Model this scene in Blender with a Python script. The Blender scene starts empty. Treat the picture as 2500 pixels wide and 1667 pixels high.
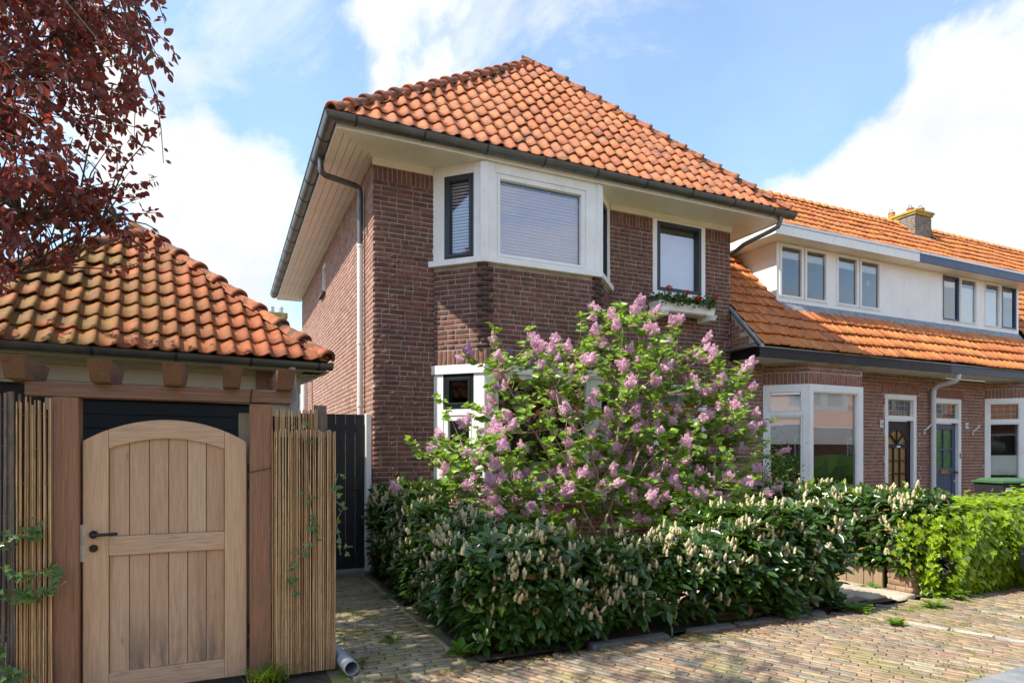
import bpy, math, random
import numpy as np
from mathutils import Matrix, Vector

rng = np.random.default_rng(11)
random.seed(11)
sc = bpy.context.scene
col = sc.collection
R = math.radians

# ------------------------------------------------------------------ camera
YAW, FPX, HORIZ = R(24.62), 1536.0, 1108.0          # fitted from the vanishing points
cam = bpy.data.cameras.new('camera')
cam.sensor_width = 36.0
cam.lens = 36.0 * FPX / 2500.0
cam.shift_y = (HORIZ - 833.5) / 2500.0
cam.clip_end = 800
cam_o = bpy.data.objects.new('camera', cam)
cam_o.location = (0, 0, 1.6)
cam_o.rotation_euler = (R(90), 0, -YAW)
col.objects.link(cam_o)
sc.camera = cam_o

# ------------------------------------------------------------------ sun, sky, exposure
SUN_EL, SUN_N = R(50), 0.03                          # sun over the left (-X), a touch behind
sd = Vector((-math.cos(SUN_EL), SUN_N, math.sin(SUN_EL))).normalized()
sun = bpy.data.lights.new('sun', 'SUN')
sun.energy = 3.3
sun.angle = R(0.53)
sun.color = (1.0, 0.93, 0.82)
sun_o = bpy.data.objects.new('sun', sun)
sun_o.rotation_euler = (-sd).to_track_quat('-Z', 'Y').to_euler()
sun_o.location = (-10, 0, 20)
col.objects.link(sun_o)
sc.view_settings.view_transform = 'Standard'
sc.view_settings.look = 'None'
sc.view_settings.exposure = 1.27
sc.view_settings.gamma = 1.0
sc.view_settings.use_curve_mapping = False
sc.cycles.max_bounces = 8
sc.cycles.transparent_max_bounces = 12
sc.cycles.use_adaptive_sampling = True
sc.cycles.adaptive_threshold = 0.015


class NT:
    """short hand for building node trees"""
    def __init__(s, nt):
        s.nt = nt
        nt.nodes.clear()

    def n(s, t, ins=None, **props):
        nd = s.nt.nodes.new(t)
        for k, v in props.items():
            setattr(nd, k, v)
        for k, v in (ins or {}).items():
            sk = nd.inputs[k]
            if isinstance(v, bpy.types.NodeSocket):
                s.nt.links.new(v, sk)
            else:
                sk.default_value = v
        return nd

    def math(s, op, a, b=0.0, c=0.0, clamp=False):
        nd = s.n('ShaderNodeMath', {0: a, 1: b, 2: c}, operation=op, use_clamp=clamp)
        return nd.outputs[0]

    def vmath(s, op, a, b=(0, 0, 0)):
        nd = s.n('ShaderNodeVectorMath', {0: a, 1: b}, operation=op)
        return nd.outputs['Value'] if op in ('DOT_PRODUCT', 'LENGTH') else nd.outputs[0]

    def mix(s, f, a, b, mode='MIX'):
        nd = s.n('ShaderNodeMix', {0: f, 6: a, 7: b}, data_type='RGBA', blend_type=mode, clamp_factor=True)
        return nd.outputs[2]

    def noise(s, vec, scale, detail=4.0, rough=0.55, dist=0.0):
        return s.n('ShaderNodeTexNoise', {'Vector': vec, 'Scale': scale, 'Detail': detail, 'Roughness': rough,
                                          'Distortion': dist}).outputs['Fac']

    def sstep(s, x, lo, hi, a=0.0, b=1.0):
        return s.n('ShaderNodeMapRange', {0: x, 1: lo, 2: hi, 3: a, 4: b}, interpolation_type='SMOOTHSTEP').outputs[0]

    def ramp(s, f, cols, interp='LINEAR'):
        nd = s.n('ShaderNodeValToRGB', {0: f})
        cr = nd.color_ramp
        cr.interpolation = interp
        k = len(cols)
        while len(cr.elements) < k:
            cr.elements.new(0.5)
        for i, c in enumerate(cols):
            cr.elements[i].position = i / (k - 1) if interp == 'LINEAR' else i / k
            cr.elements[i].color = (*c, 1)
        return nd.outputs[0]


def c4(c):
    return (c[0], c[1], c[2], 1.0)


# sky: Nishita, with clouds mixed in by direction
def direction(u, v):
    dx, dz = (u - 1250) / FPX, (HORIZ - v) / FPX
    s_, c_ = math.sin(YAW), math.cos(YAW)
    return Vector((s_ + dx * c_, c_ - dx * s_, dz)).normalized()


w = bpy.data.worlds.new('World')
sc.world = w
w.use_nodes = True
t = NT(w.node_tree)
sky = t.n('ShaderNodeTexSky', sky_type='NISHITA', sun_disc=False, sun_elevation=SUN_EL, sun_rotation=R(-90 + 1.5),
          air_density=1.0, dust_density=0.6, ozone_density=1.6)
g = t.n('ShaderNodeTexCoord').outputs['Generated']
dirn = t.vmath('NORMALIZE', g)
sep = t.n('ShaderNodeSeparateXYZ', {0: dirn})
den = t.math('ADD', t.math('MAXIMUM', sep.outputs[2], 0.0), 0.22)
flat = t.n('ShaderNodeCombineXYZ', {0: t.math('DIVIDE', sep.outputs[0], den), 1: t.math('DIVIDE', sep.outputs[1], den),
                                    2: t.math('MULTIPLY', sep.outputs[2], 1.2)}).outputs[0]
nz = t.noise(dirn, 3.1, 9.0, 0.58, 0.25)
fine = t.noise(dirn, 11.0, 6.0, 0.6)
S = t.math('ADD', nz, t.math('MULTIPLY', t.math('SUBTRACT', fine, 0.5), 0.30))
clouds = [(2400, 430, 13, .30), (2150, 520, 9, .22), (1990, 620, 7, .1), (450, 330, 9, .15), (500, 600, 9, .16), (560, 780, 8, .16),
          (1000, 110, 9, .11), (1010, 330, 7, .06), (2420, 60, 12, .05), (1450, 30, 8, -.04),
          (620, 90, 10, -.22), (1640, 260, 11, -.2), (2050, 300, 6, -.2), (760, 300, 6, -.04), (1950, 150, 7, -.1)]
for (u, v, rad, amp) in clouds:
    d0 = t.vmath('DOT_PRODUCT', dirn, tuple(direction(u, v)))
    S = t.math('ADD', S, t.sstep(d0, math.cos(R(rad)), 1.0, 0.0, amp))
mask = t.sstep(S, 0.46, 0.68)
veil = t.math('MULTIPLY', t.sstep(t.noise(flat, 1.5, 8.0, 0.66, 0.9), 0.42, 0.72), 0.70)
horiz = t.sstep(sep.outputs[2], 0.36, 0.02, 0.0, 0.66)
mask = t.math('MAXIMUM', mask, t.math('MAXIMUM', t.math('MAXIMUM', veil, 0.16), horiz))
shade = t.sstep(t.noise(dirn, 5.5, 5.0, 0.55), 0.35, 0.62)
SKYS = 0.15
ccol = t.mix(shade, (0.385 / SKYS, 0.40 / SKYS, 0.42 / SKYS, 1), (0.505 / SKYS, 0.505 / SKYS, 0.50 / SKYS, 1))
skyc = t.mix(1.0, sky.outputs[0], (0.78, 0.91, 0.94, 1), 'MULTIPLY')
skyf = t.mix(mask, skyc, ccol)
bg = t.n('ShaderNodeBackground', {'Color': skyf, 'Strength': SKYS})
out = t.n('ShaderNodeOutputWorld', {'Surface': bg.outputs[0]})

# ------------------------------------------------------------------ materials
def newmat(name):
    m = bpy.data.materials.new(name)
    m.use_nodes = True
    return m, NT(m.node_tree)


def basics(t):
    gm = t.n('ShaderNodeNewGeometry')
    oi = t.n('ShaderNodeObjectInfo')
    rnd = t.math('FRACT', t.math('ADD', oi.outputs['Random'], gm.outputs['Random Per Island']))
    return gm, rnd


def pmat(name, pal, rough=0.8, var=0.18, nscale=9, stretch=(1, 1, 1), stains=(), bump=0.0, bscale=60, metal=0.0,
         spec=0.4, offset=False, coat=0.0, wash=None):
    """palette picked per piece, noise variation, stains = (colour, scale, lo, hi, strength, stretch)"""
    m, t = newmat(name)
    gm, rnd = basics(t)
    pos = gm.outputs['Position']
    if offset:
        pos = t.vmath('ADD', pos, t.n('ShaderNodeCombineXYZ', {0: t.math('MULTIPLY', rnd, 17.3), 1: t.math('MULTIPLY', rnd, 9.1),
                                                              2: t.math('MULTIPLY', rnd, 31.7)}).outputs[0])
    c = t.ramp(rnd, pal) if len(pal) > 1 else t.n('ShaderNodeRGB').outputs[0]
    if len(pal) == 1:
        c.default_value = c4(pal[0])
    ps = t.vmath('MULTIPLY', pos, stretch)
    nv = t.noise(ps, nscale, 6.0, 0.6)
    f = t.sstep(nv, 0.25, 0.75, 1 - var, 1 + var)
    c = t.mix(1.0, c, t.n('ShaderNodeCombineXYZ', {0: f, 1: f, 2: f}).outputs[0], 'MULTIPLY')
    for i, st in enumerate(stains):
        colr, scl, lo, hi, amt = st[:5]
        sv = t.vmath('MULTIPLY', t.vmath('ADD', pos, (3.7 * i + 1.3, 1.1 * i, 5.9 * i)), st[5] if len(st) > 5 else (1, 1, 1))
        k = t.math('MULTIPLY', t.sstep(t.noise(sv, scl, 7.0, 0.65), lo, hi), amt)
        if len(st) > 6:                         # where it grows: smooth range along one axis
            ax, a0, a1 = st[6]
            k = t.math('MULTIPLY', k, t.sstep(t.n('ShaderNodeSeparateXYZ', {0: gm.outputs['Position']}).outputs[ax], a0, a1))
        c = t.mix(k, c, c4(colr))
    ins = {'Base Color': c, 'Roughness': rough, 'Metallic': metal, 'Specular IOR Level': spec, 'Coat Weight': coat}
    if bump:
        b = t.noise(ps, bscale, 5.0, 0.6)
        ins['Normal'] = t.n('ShaderNodeBump', {'Strength': bump, 'Distance': 0.01, 'Height': b}).outputs[0]
    p = t.n('ShaderNodeBsdfPrincipled', ins)
    t.n('ShaderNodeOutputMaterial', {'Surface': p.outputs[0]})
    return m


def leafmat(name, pal, tcol, tw=0.35, rough=0.4, spec=0.4, var=0.2):
    m, t = newmat(name)
    gm, rnd = basics(t)
    c = t.ramp(rnd, pal)
    f = t.sstep(t.noise(gm.outputs['Position'], 3.0, 3.0), 0.3, 0.7, 1 - var, 1 + var)
    c = t.mix(1.0, c, t.n('ShaderNodeCombineXYZ', {0: f, 1: f, 2: f}).outputs[0], 'MULTIPLY')
    p = t.n('ShaderNodeBsdfPrincipled', {'Base Color': c, 'Roughness': rough, 'Specular IOR Level': spec})
    tr = t.n('ShaderNodeBsdfTranslucent', {'Color': t.mix(0.6, c, c4(tcol))})
    mx = t.n('ShaderNodeMixShader', {0: tw, 1: p.outputs[0], 2: tr.outputs[0]})
    t.n('ShaderNodeOutputMaterial', {'Surface': mx.outputs[0]})
    return m


def glassmat(name, tint=(1, 1, 1), gain=1.9, base=0.055, wav=0.0):
    m, t = newmat(name)
    ins = {}
    if wav:
        gm = t.n('ShaderNodeNewGeometry')
        ins['Normal'] = t.n('ShaderNodeBump', {'Strength': wav, 'Distance': 0.02,
                                               'Height': t.noise(gm.outputs['Position'], 1.6 if wav < .3 else 40, 2.0)}).outputs[0]
    fr = t.n('ShaderNodeFresnel', {'IOR': 1.5, **ins})
    k = t.math('MULTIPLY_ADD', fr.outputs[0], gain, base, clamp=True)
    tp = t.n('ShaderNodeBsdfTransparent', {'Color': c4(tint)})
    gl = t.n('ShaderNodeBsdfGlossy', {'Color': (1, 1, 1, 1), 'Roughness': 0.01, **ins})
    mx = t.n('ShaderNodeMixShader', {0: k, 1: tp.outputs[0], 2: gl.outputs[0]})
    t.n('ShaderNodeOutputMaterial', {'Surface': mx.outputs[0]})
    return m


MT = {}
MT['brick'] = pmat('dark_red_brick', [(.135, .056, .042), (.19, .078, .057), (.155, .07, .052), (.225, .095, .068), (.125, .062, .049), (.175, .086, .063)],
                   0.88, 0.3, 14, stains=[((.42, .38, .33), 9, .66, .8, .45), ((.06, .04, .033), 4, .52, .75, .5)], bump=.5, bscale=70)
MT['brick_dark'] = pmat('tarred_brick', [(.07, .035, .028), (.1, .05, .036), (.055, .035, .03)], 0.8, 0.3, 14, bump=.5, bscale=70)
MT['brick_row'] = pmat('red_brown_brick', [(.31, .135, .086), (.26, .115, .08), (.36, .16, .1), (.23, .12, .09), (.29, .15, .1)],
                       0.88, 0.25, 14, stains=[((.1, .06, .05), 5, .55, .8, .4)], bump=.45, bscale=70)
MT['mortar'] = pmat('lime_mortar', [(.36, .315, .255)], 0.95, 0.3, 6, stains=[((.16, .13, .11), 2, .5, .72, .55)], bump=.4, bscale=120)
MT['mortar_row'] = pmat('pale_mortar', [(.43, .40, .34)], 0.95, 0.25, 6, bump=.4, bscale=120)
MT['tile_main'] = pmat('orange_clay_tile', [(.47, .16, .066), (.53, .195, .085), (.42, .14, .06), (.50, .18, .08), (.45, .17, .082)],
                       0.75, 0.22, 12, spec=.25, stains=[((.2, .12, .09), 5.5, .48, .68, .75), ((.12, .085, .07), 1.1, .5, .7, .55), ((.05, .04, .035), 16, .66, .73, .85),
                                               ((.6, .42, .02), 2.2, .74, .8, .8), ((.5, .27, .17), 9, .55, .75, .35)], bump=.25, bscale=80)
MT['tile_row'] = pmat('bright_orange_tile', [(.52, .17, .042), (.59, .21, .054), (.46, .135, .038), (.55, .215, .066), (.41, .115, .038)],
                      0.6, 0.2, 10, stretch=(4, 1, 1), stains=[((.2, .075, .03), 4, .5, .68, .7, (3, 1, .5)), ((.08, .055, .03), 6, .6, .74, .7)],
                      bump=.2, bscale=60)
MT['tile_shed'] = pmat('mossy_clay_tile', [(.33, .095, .036), (.38, .115, .042), (.29, .085, .036), (.35, .12, .045)],
                       0.72, 0.25, 10, spec=.25, stains=[((.165, .115, .025), 2.6, .36, .57, .75, (1, 1, 1), (0, 0.5, -1.2)),
                                             ((.21, .18, .03), 9, .5, .62, .55, (1, 1, 1), (0, 0.1, -1.8)),
                                             ((.42, .37, .27), 14, .68, .73, .7), ((.04, .035, .025), 12, .655, .7, .9), ((.12, .065, .04), 4, .5, .68, .65)],
                       bump=.35, bscale=70)
MT['ridge'] = pmat('weathered_ridge_tile', [(.37, .12, .055), (.31, .11, .055), (.41, .14, .06)], 0.85, 0.3, 10, spec=.2,
                   stains=[((.085, .065, .052), 6, .46, .6, .8), ((.45, .32, .05), 8, .7, .76, .8)], bump=.5, bscale=60)
MT['ridge_row'] = pmat('orange_ridge_tile', [(.6, .21, .06), (.52, .18, .06), (.62, .25, .07)], 0.65, 0.22, 8,
                       stains=[((.5, .3, .03), 3, .6, .72, .7)], bump=.3)
MT['deck'] = pmat('roof_underlay', [(.035, .02, .014)], 0.95)
MT['zinc'] = pmat('dark_zinc', [(.13, .135, .135)], 0.42, 0.2, 5, stains=[((.2, .2, .19), 6, .55, .75, .6)], metal=.55, spec=.5)
MT['zinc_light'] = pmat('grey_zinc', [(.36, .37, .38)], 0.5, 0.15, 4, metal=.5)
MT['lead'] = pmat('lead_flashing', [(.27, .29, .32)], 0.5, 0.3, 8, stains=[((.5, .5, .48), 7, .58, .72, .6)], metal=.3, bump=.4, bscale=20)
MT['strap'] = pmat('black_strap', [(.03, .032, .037)], 0.5)
MT['white'] = pmat('white_paint', [(.87, .86, .82)], 0.45, 0.06, 3, stains=[((.5, .46, .38), 5, .58, .74, .35, (3, 3, .6))], spec=.5)
MT['cream'] = pmat('cream_paint', [(.84, .80, .69)], 0.35, 0.06, 3, spec=.5)
MT['white_row'] = pmat('white_row_paint', [(.86, .84, .80)], 0.4, 0.05, 2, stains=[((.52, .49, .42), 4, .56, .74, .35, (3, 3, .5))])
MT['anthracite'] = pmat('anthracite_paint', [(.035, .042, .05)], 0.35, 0.1, 4)
MT['greenblack'] = pmat('green_black_paint', [(.008, .014, .014)], 0.5, 0.1, 4, spec=.2)
MT['navy'] = pmat('navy_paint', [(.065, .085, .15)], 0.4, 0.1, 4)
MT['aubergine'] = pmat('aubergine_gloss', [(.014, .010, .016)], 0.4, 0.2, 4, spec=.25, stains=[((.06, .035, .03), 3, .5, .7, .5)])
MT['navyfascia'] = pmat('slate_fascia', [(.04, .05, .085)], 0.4, 0.15, 4)
MT['doorblack'] = pmat('black_board', [(.016, .02, .022)], 0.5, 0.25, 8, stretch=(3, 3, .3), stains=[((.05, .055, .055), 12, .62, .8, .4, (4, 4, .3))])
MT['alu'] = pmat('aluminium', [(.6, .6, .6)], 0.35, 0.08, 6, metal=.8)
MT['pvc'] = pmat('grey_pvc', [(.33, .35, .37)], 0.4, 0.1, 4)
MT['pvc_white'] = pmat('white_pvc', [(.70, .70, .68)], 0.4, 0.06, 4)
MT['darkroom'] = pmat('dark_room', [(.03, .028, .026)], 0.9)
MT['greyroom'] = pmat('grey_room', [(.42, .42, .42)], 0.9, .1, 2)
MT['blind'] = pmat('lavender_blind', [(.80, .76, .90)], 0.45, 0.04, 3)
MT['blind_pale'] = pmat('pale_blind', [(.86, .83, .9)], 0.5, 0.04, 3)
MT['shade'] = pmat('pale_shade', [(.80, .82, .80)], 0.7, 0.05, 3)
MT['glass'] = glassmat('clear_glass')
MT['glass_dim'] = glassmat('leaded_glass', wav=.12, base=.03)
MT['amber'] = pmat('amber_glass', [(.24, .13, .03), (.3, .17, .04)], 0.12, 0.3, 30, spec=.6, bump=.6, bscale=60)
MT['greenglass'] = pmat('green_glass', [(.05, .17, .055), (.07, .2, .07)], 0.12, 0.3, 12, spec=.6, bump=.3, bscale=20)
MT['leadcame'] = pmat('lead_came', [(.32, .32, .33)], 0.4, metal=.5)
MT['gate'] = pmat('pale_gate_board', [(.54, .36, .23), (.48, .31, .19), (.58, .405, .27)], 0.7, 0.13, 10, stretch=(9, 9, .5), offset=True,
                  stains=[((.24, .13, .07), 5, .58, .78, .45, (5, 5, .45)), ((.14, .12, .105), 3, .42, .62, .85, (4, 4, .7), (2, .62, .05)), ((.30, .17, .09), 3, .52, .7, .45, (7, 7, .35)), ((.14, .085, .05), 9, .62, .7, .5, (3, 3, .5)),
                          ((.6, .52, .44), 6, .6, .75, .4, (4, 4, .5))], bump=.25, bscale=16)
MT['gate_h'] = pmat('pale_gate_rail', [(.53, .36, .235), (.57, .39, .26)], 0.7, 0.2, 10, stretch=(.5, 9, 9), offset=True,
                    stains=[((.22, .14, .09), 5, .58, .76, .5, (.4, 5, 5)), ((.2, .17, .15), 4, .5, .7, .5, (1, 3, 3), (2, .5, .1))], bump=.25, bscale=16)
MT['gate_stile'] = pmat('pale_gate_stile', [(.60, .41, .255), (.56, .375, .23)], 0.7, 0.14, 10, stretch=(9, 9, .5), offset=True,
                        stains=[((.33, .2, .115), 4, .58, .8, .4, (5, 5, .3)), ((.2, .17, .15), 4, .5, .72, .5, (3, 3, .6), (2, .5, .05))], bump=.2, bscale=16)
MT['post'] = pmat('red_brown_post', [(.31, .165, .095), (.28, .145, .082)], 0.6, 0.28, 12, stretch=(14, 14, .35), offset=True,
                  stains=[((.09, .04, .025), 5, .5, .72, .5, (9, 9, .3)), ((.1, .085, .075), 3, .45, .7, .7, (3, 3, .5), (2, .5, 0))], bump=.25, bscale=20)
MT['beam'] = pmat('red_brown_beam', [(.23, .13, .09), (.21, .115, .078)], 0.65, 0.3, 12, stretch=(.35, 14, 14), offset=True,
                  stains=[((.25, .17, .125), 5, .55, .75, .5, (.5, 9, 9))], bump=.25, bscale=20)
MT['rafter'] = pmat('red_brown_rafter', [(.165, .09, .058), (.19, .10, .064), (.15, .08, .052)], 0.6, 0.35, 12, stretch=(14, .5, 10), offset=True,
                    stains=[((.06, .03, .02), 4, .5, .7, .5, (4, 4, 4))], bump=.25, bscale=20)
MT['reed'] = pmat('split_reed', [(.50, .32, .15), (.60, .43, .24), (.33, .15, .05), (.68, .53, .33), (.42, .24, .09), (.14, .05, .02), (.60, .44, .23), (.24, .09, .03), (.64, .48, .28), (.38, .2, .075)],
                  0.5, 0.3, 8, stretch=(4, 4, 1), stains=[((.2, .09, .03), 3, .52, .7, .6, (6, 6, .8)), ((.16, .14, .11), 5, .62, .8, .5, (4, 4, .7))], spec=.4, offset=True)
MT['willow'] = pmat('grey_willow', [(.16, .125, .105), (.2, .155, .13), (.13, .10, .09), (.24, .19, .15)], 0.8, 0.3, 10, stretch=(4, 4, 1), bump=.3)
MT['wire'] = pmat('steel_wire', [(.25, .23, .21)], 0.45, metal=.7)
MT['black'] = pmat('black_metal', [(.018, .018, .018)], 0.4, 0.1, 4)
MT['steel'] = pmat('brushed_steel', [(.55, .55, .53)], 0.4, 0.15, 20, metal=.6)
MT['shedwall'] = pmat('cream_shed_board', [(.40, .375, .285)], 0.6, 0.08, 3, stains=[((.38, .36, .27), 3, .5, .8, .4)])
MT['paver'] = pmat('clinker_paver', [(.30, .2, .125), (.355, .25, .15), (.275, .175, .12), (.31, .235, .145), (.37, .28, .155), (.225, .155, .105), (.29, .2, .135), (.2, .18, .15), (.36, .30, .2), (.19, .13, .1)],
                   0.85, 0.28, 12, stains=[((.17, .14, .10), 2.2, .48, .68, .55), ((.19, .195, .045), 1.5, .51, .66, .5), ((.5, .46, .4), 9, .68, .8, .5), ((.1, .085, .07), 11, .62, .72, .5)], bump=.35, bscale=60)
MT['paver_path'] = pmat('mossy_path_paver', [(.30, .25, .165), (.36, .30, .2), (.25, .205, .14), (.32, .27, .19)], 0.9, 0.25, 12,
                        stains=[((.2, .185, .05), 2.2, .42, .62, .75), ((.12, .10, .065), 3, .5, .7, .55)], bump=.5, bscale=50)
MT['paver_garden'] = pmat('beige_paver', [(.42, .35, .27), (.48, .40, .31), (.38, .32, .26)], 0.9, 0.2, 12, bump=.3)
MT['joint'] = pmat('sandy_joint', [(.17, .145, .10)], 0.95, 0.35, 12, stains=[((.19, .24, .03), 1.6, .47, .62, .9), ((.07, .055, .04), 5, .5, .7, .6)], bump=.6, bscale=90)
MT['soil'] = pmat('dark_soil', [(.055, .042, .03)], 0.95, 0.4, 16, stains=[((.14, .09, .05), 14, .6, .72, .7)], bump=.8, bscale=60)
MT['kerb'] = pmat('kerb_concrete', [(.12, .115, .1), (.14, .13, .115)], 0.9, 0.25, 14, stains=[((.35, .33, .3), 40, .6, .72, .5), ((.1, .11, .05), 4, .5, .72, .5)], bump=.5, bscale=90)
MT['slab'] = pmat('grey_slab', [(.21, .22, .225), (.18, .19, .195), (.235, .24, .235)], 0.85, 0.15, 10, bump=.3)
MT['whiteline'] = pmat('white_slab', [(.43, .41, .36), (.36, .34, .3)], 0.85, 0.2, 10, bump=.3)
MT['ground'] = pmat('ground', [(.2, .17, .13)], 0.95, 0.3, 1)
MT['laurel'] = leafmat('laurel_leaf', [(.03, .07, .014), (.048, .105, .02), (.022, .052, .012), (.07, .135, .024), (.035, .085, .02)], (.25, .45, .03), 0.2, 0.24, 0.6)
MT['laurel_new'] = leafmat('laurel_new_leaf', [(.14, .24, .025), (.2, .3, .03), (.1, .2, .02)], (.3, .5, .03), 0.35, 0.3, 0.5)
MT['ivy_fresh'] = leafmat('fresh_ivy_leaf', [(.24, .36, .012), (.32, .44, .016), (.17, .29, .012), (.38, .48, .03)], (.6, .75, .02), 0.42, 0.3, 0.5)
MT['ivy'] = leafmat('ivy_leaf', [(.06, .125, .03), (.09, .17, .04), (.13, .21, .035), (.05, .1, .03)], (.25, .4, .04), 0.3, 0.35, 0.5)
MT['lilac_leaf'] = leafmat('lilac_leaf', [(.13, .25, .03), (.19, .34, .036), (.26, .42, .045), (.085, .19, .028), (.36, .5, .06)], (.45, .65, .05), 0.4, 0.35, 0.45)
MT['copper'] = leafmat('copper_leaf', [(.13, .036, .034), (.18, .05, .046), (.11, .036, .04), (.27, .06, .035), (.2, .08, .082), (.28, .15, .15)], (.6, .09, .04), 0.35, 0.4, 0.4)
MT['green_far'] = leafmat('yellow_green_leaf', [(.15, .22, .02), (.25, .34, .03)], (.5, .6, .04), 0.4)
MT['weed'] = leafmat('weed_leaf', [(.08, .18, .025), (.13, .25, .035), (.1, .2, .02)], (.4, .55, .05), 0.35, 0.5, 0.3)
MT['grass'] = leafmat('grass_blade', [(.12, .2, .02), (.17, .26, .025), (.08, .15, .02)], (.4, .5, .05), 0.35, 0.6, 0.2)
MT['deadleaf'] = leafmat('dead_leaf', [(.25, .11, .04), (.4, .2, .07), (.16, .08, .04)], (.5, .25, .08), 0.2, 0.7, 0.2)
MT['lilac_flower'] = leafmat('lilac_floret', [(.74, .40, .54), (.84, .56, .68), (.68, .33, .48), (.88, .70, .77), (.78, .47, .60)], (.85, .55, .75), 0.25, 0.6, 0.2, .12)
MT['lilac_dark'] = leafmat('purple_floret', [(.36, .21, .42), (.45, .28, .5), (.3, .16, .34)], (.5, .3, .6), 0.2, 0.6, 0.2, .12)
MT['candle'] = leafmat('cream_candle', [(.56, .49, .28), (.64, .58, .37), (.48, .4, .22), (.6, .52, .3)], (.9, .85, .6), 0.15, 0.6, 0.2, .12)
MT['geranium'] = leafmat('red_petal', [(.6, .008, .008), (.75, .015, .012)], (.9, .05, .03), 0.2, 0.5, 0.2)
MT['bark'] = pmat('lilac_bark', [(.33, .25, .16), (.27, .2, .13)], 0.85, 0.3, 20, bump=.5)
MT['bark_dark'] = pmat('dark_bark', [(.11, .09, .065), (.13, .10, .07)], 0.9, 0.3, 20, stains=[((.12, .13, .04), 4, .5, .7, .5)], bump=.5)
MT['bin'] = pmat('dark_bin_plastic', [(.03, .03, .032)], 0.45, 0.1, 4)
MT['binlid'] = pmat('green_bin_lid', [(.06, .13, .06)], 0.4, 0.1, 4)
MT['carpaint'] = pmat('black_car_paint', [(.012, .013, .015)], 0.15, 0.05, 2, spec=.6, coat=.8)
MT['rubber'] = pmat('tyre_rubber', [(.02, .02, .02)], 0.8)
MT['lamp'] = pmat('lamp_glass', [(.35, .38, .42)], 0.1, metal=.4)
MT['chimney'] = pmat('grey_chimney_brick', [(.16, .13, .105), (.2, .16, .13), (.13, .105, .09)], 0.9, 0.3, 12, bump=.4)
MT['lichen'] = pmat('lichen_cap', [(.33, .25, .1), (.28, .2, .1)], 0.9, 0.3, 10, stains=[((.5, .34, .015), 4, .4, .58, .9), ((.12, .1, .07), 7, .58, .72, .7)], bump=.5)
MT['pot'] = pmat('clay_pot', [(.3, .1, .06), (.38, .14, .07)], 0.8, 0.25, 8, stains=[((.45, .3, .03), 5, .48, .66, .8)])
MT['sign'] = pmat('white_enamel', [(.78, .78, .75)], 0.3, 0.03, 4)
MT['brass'] = pmat('old_brass', [(.25, .18, .09)], 0.4, 0.2, 10, metal=.7)
MT['orange'] = pmat('orange_sticker', [(.8, .3, .02)], 0.5)
MT['timberedge'] = pmat('timber_edging', [(.33, .23, .14), (.28, .2, .13)], 0.85, 0.25, 10, stretch=(8, 8, .6), bump=.3)
MT['farbrick'] = pmat('ochre_chimney', [(.4, .32, .18)], 0.9, 0.2, 4)
MT['brick_old'] = pmat('old_garden_brick', [(.33, .2, .125), (.28, .16, .1), (.38, .24, .15)], 0.9, 0.3, 12, stains=[((.15, .15, .06), 5, .5, .7, .5)], bump=.5)
MT['brick_side_sunlit'] = pmat('sunlit_pale_side_brick', [(.30, .155, .115), (.36, .19, .14), (.27, .135, .1), (.40, .225, .17), (.25, .14, .11)],
                        0.9, 0.28, 14, stains=[((.45, .38, .33), 6, .6, .78, .5)], bump=.5, bscale=70)  # pinker side brick, with part of that wall's sunlight put into the colour
MT['glass_sky'] = glassmat('upper_window_glass', base=0.11, wav=.1)
# ------------------------------------------------------------------ object helpers
WM = {}                                               # world matrix of every object that can be a parent


def tag(o, label=None, cat=None, group=None, kind=None):
    if label: o['label'] = label
    if cat: o['category'] = cat
    if group: o['group'] = group
    if kind: o['kind'] = kind
    return o


def setpar(o, parent, W=None):
    W = W or Matrix.Identity(4)
    if parent is not None:
        o.parent = parent
        o.matrix_parent_inverse = WM[parent.name].inverted()
    o.matrix_basis = W
    WM[o.name] = W.copy()
    return o


def thing(name, label, cat, loc=(0, 0, 0), group=None):
    o = bpy.data.objects.new(name, None)
    o.empty_display_size = 0.2
    col.objects.link(o)
    setpar(o, None, Matrix.Translation(loc))
    return tag(o, label, cat, group)


def mesh_obj(name, me, mat, parent=None, W=None):
    if mat is not None and not me.materials:
        me.materials.append(MT[mat])
    o = bpy.data.objects.new(name, me)
    col.objects.link(o)
    return setpar(o, parent, W)


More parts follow.
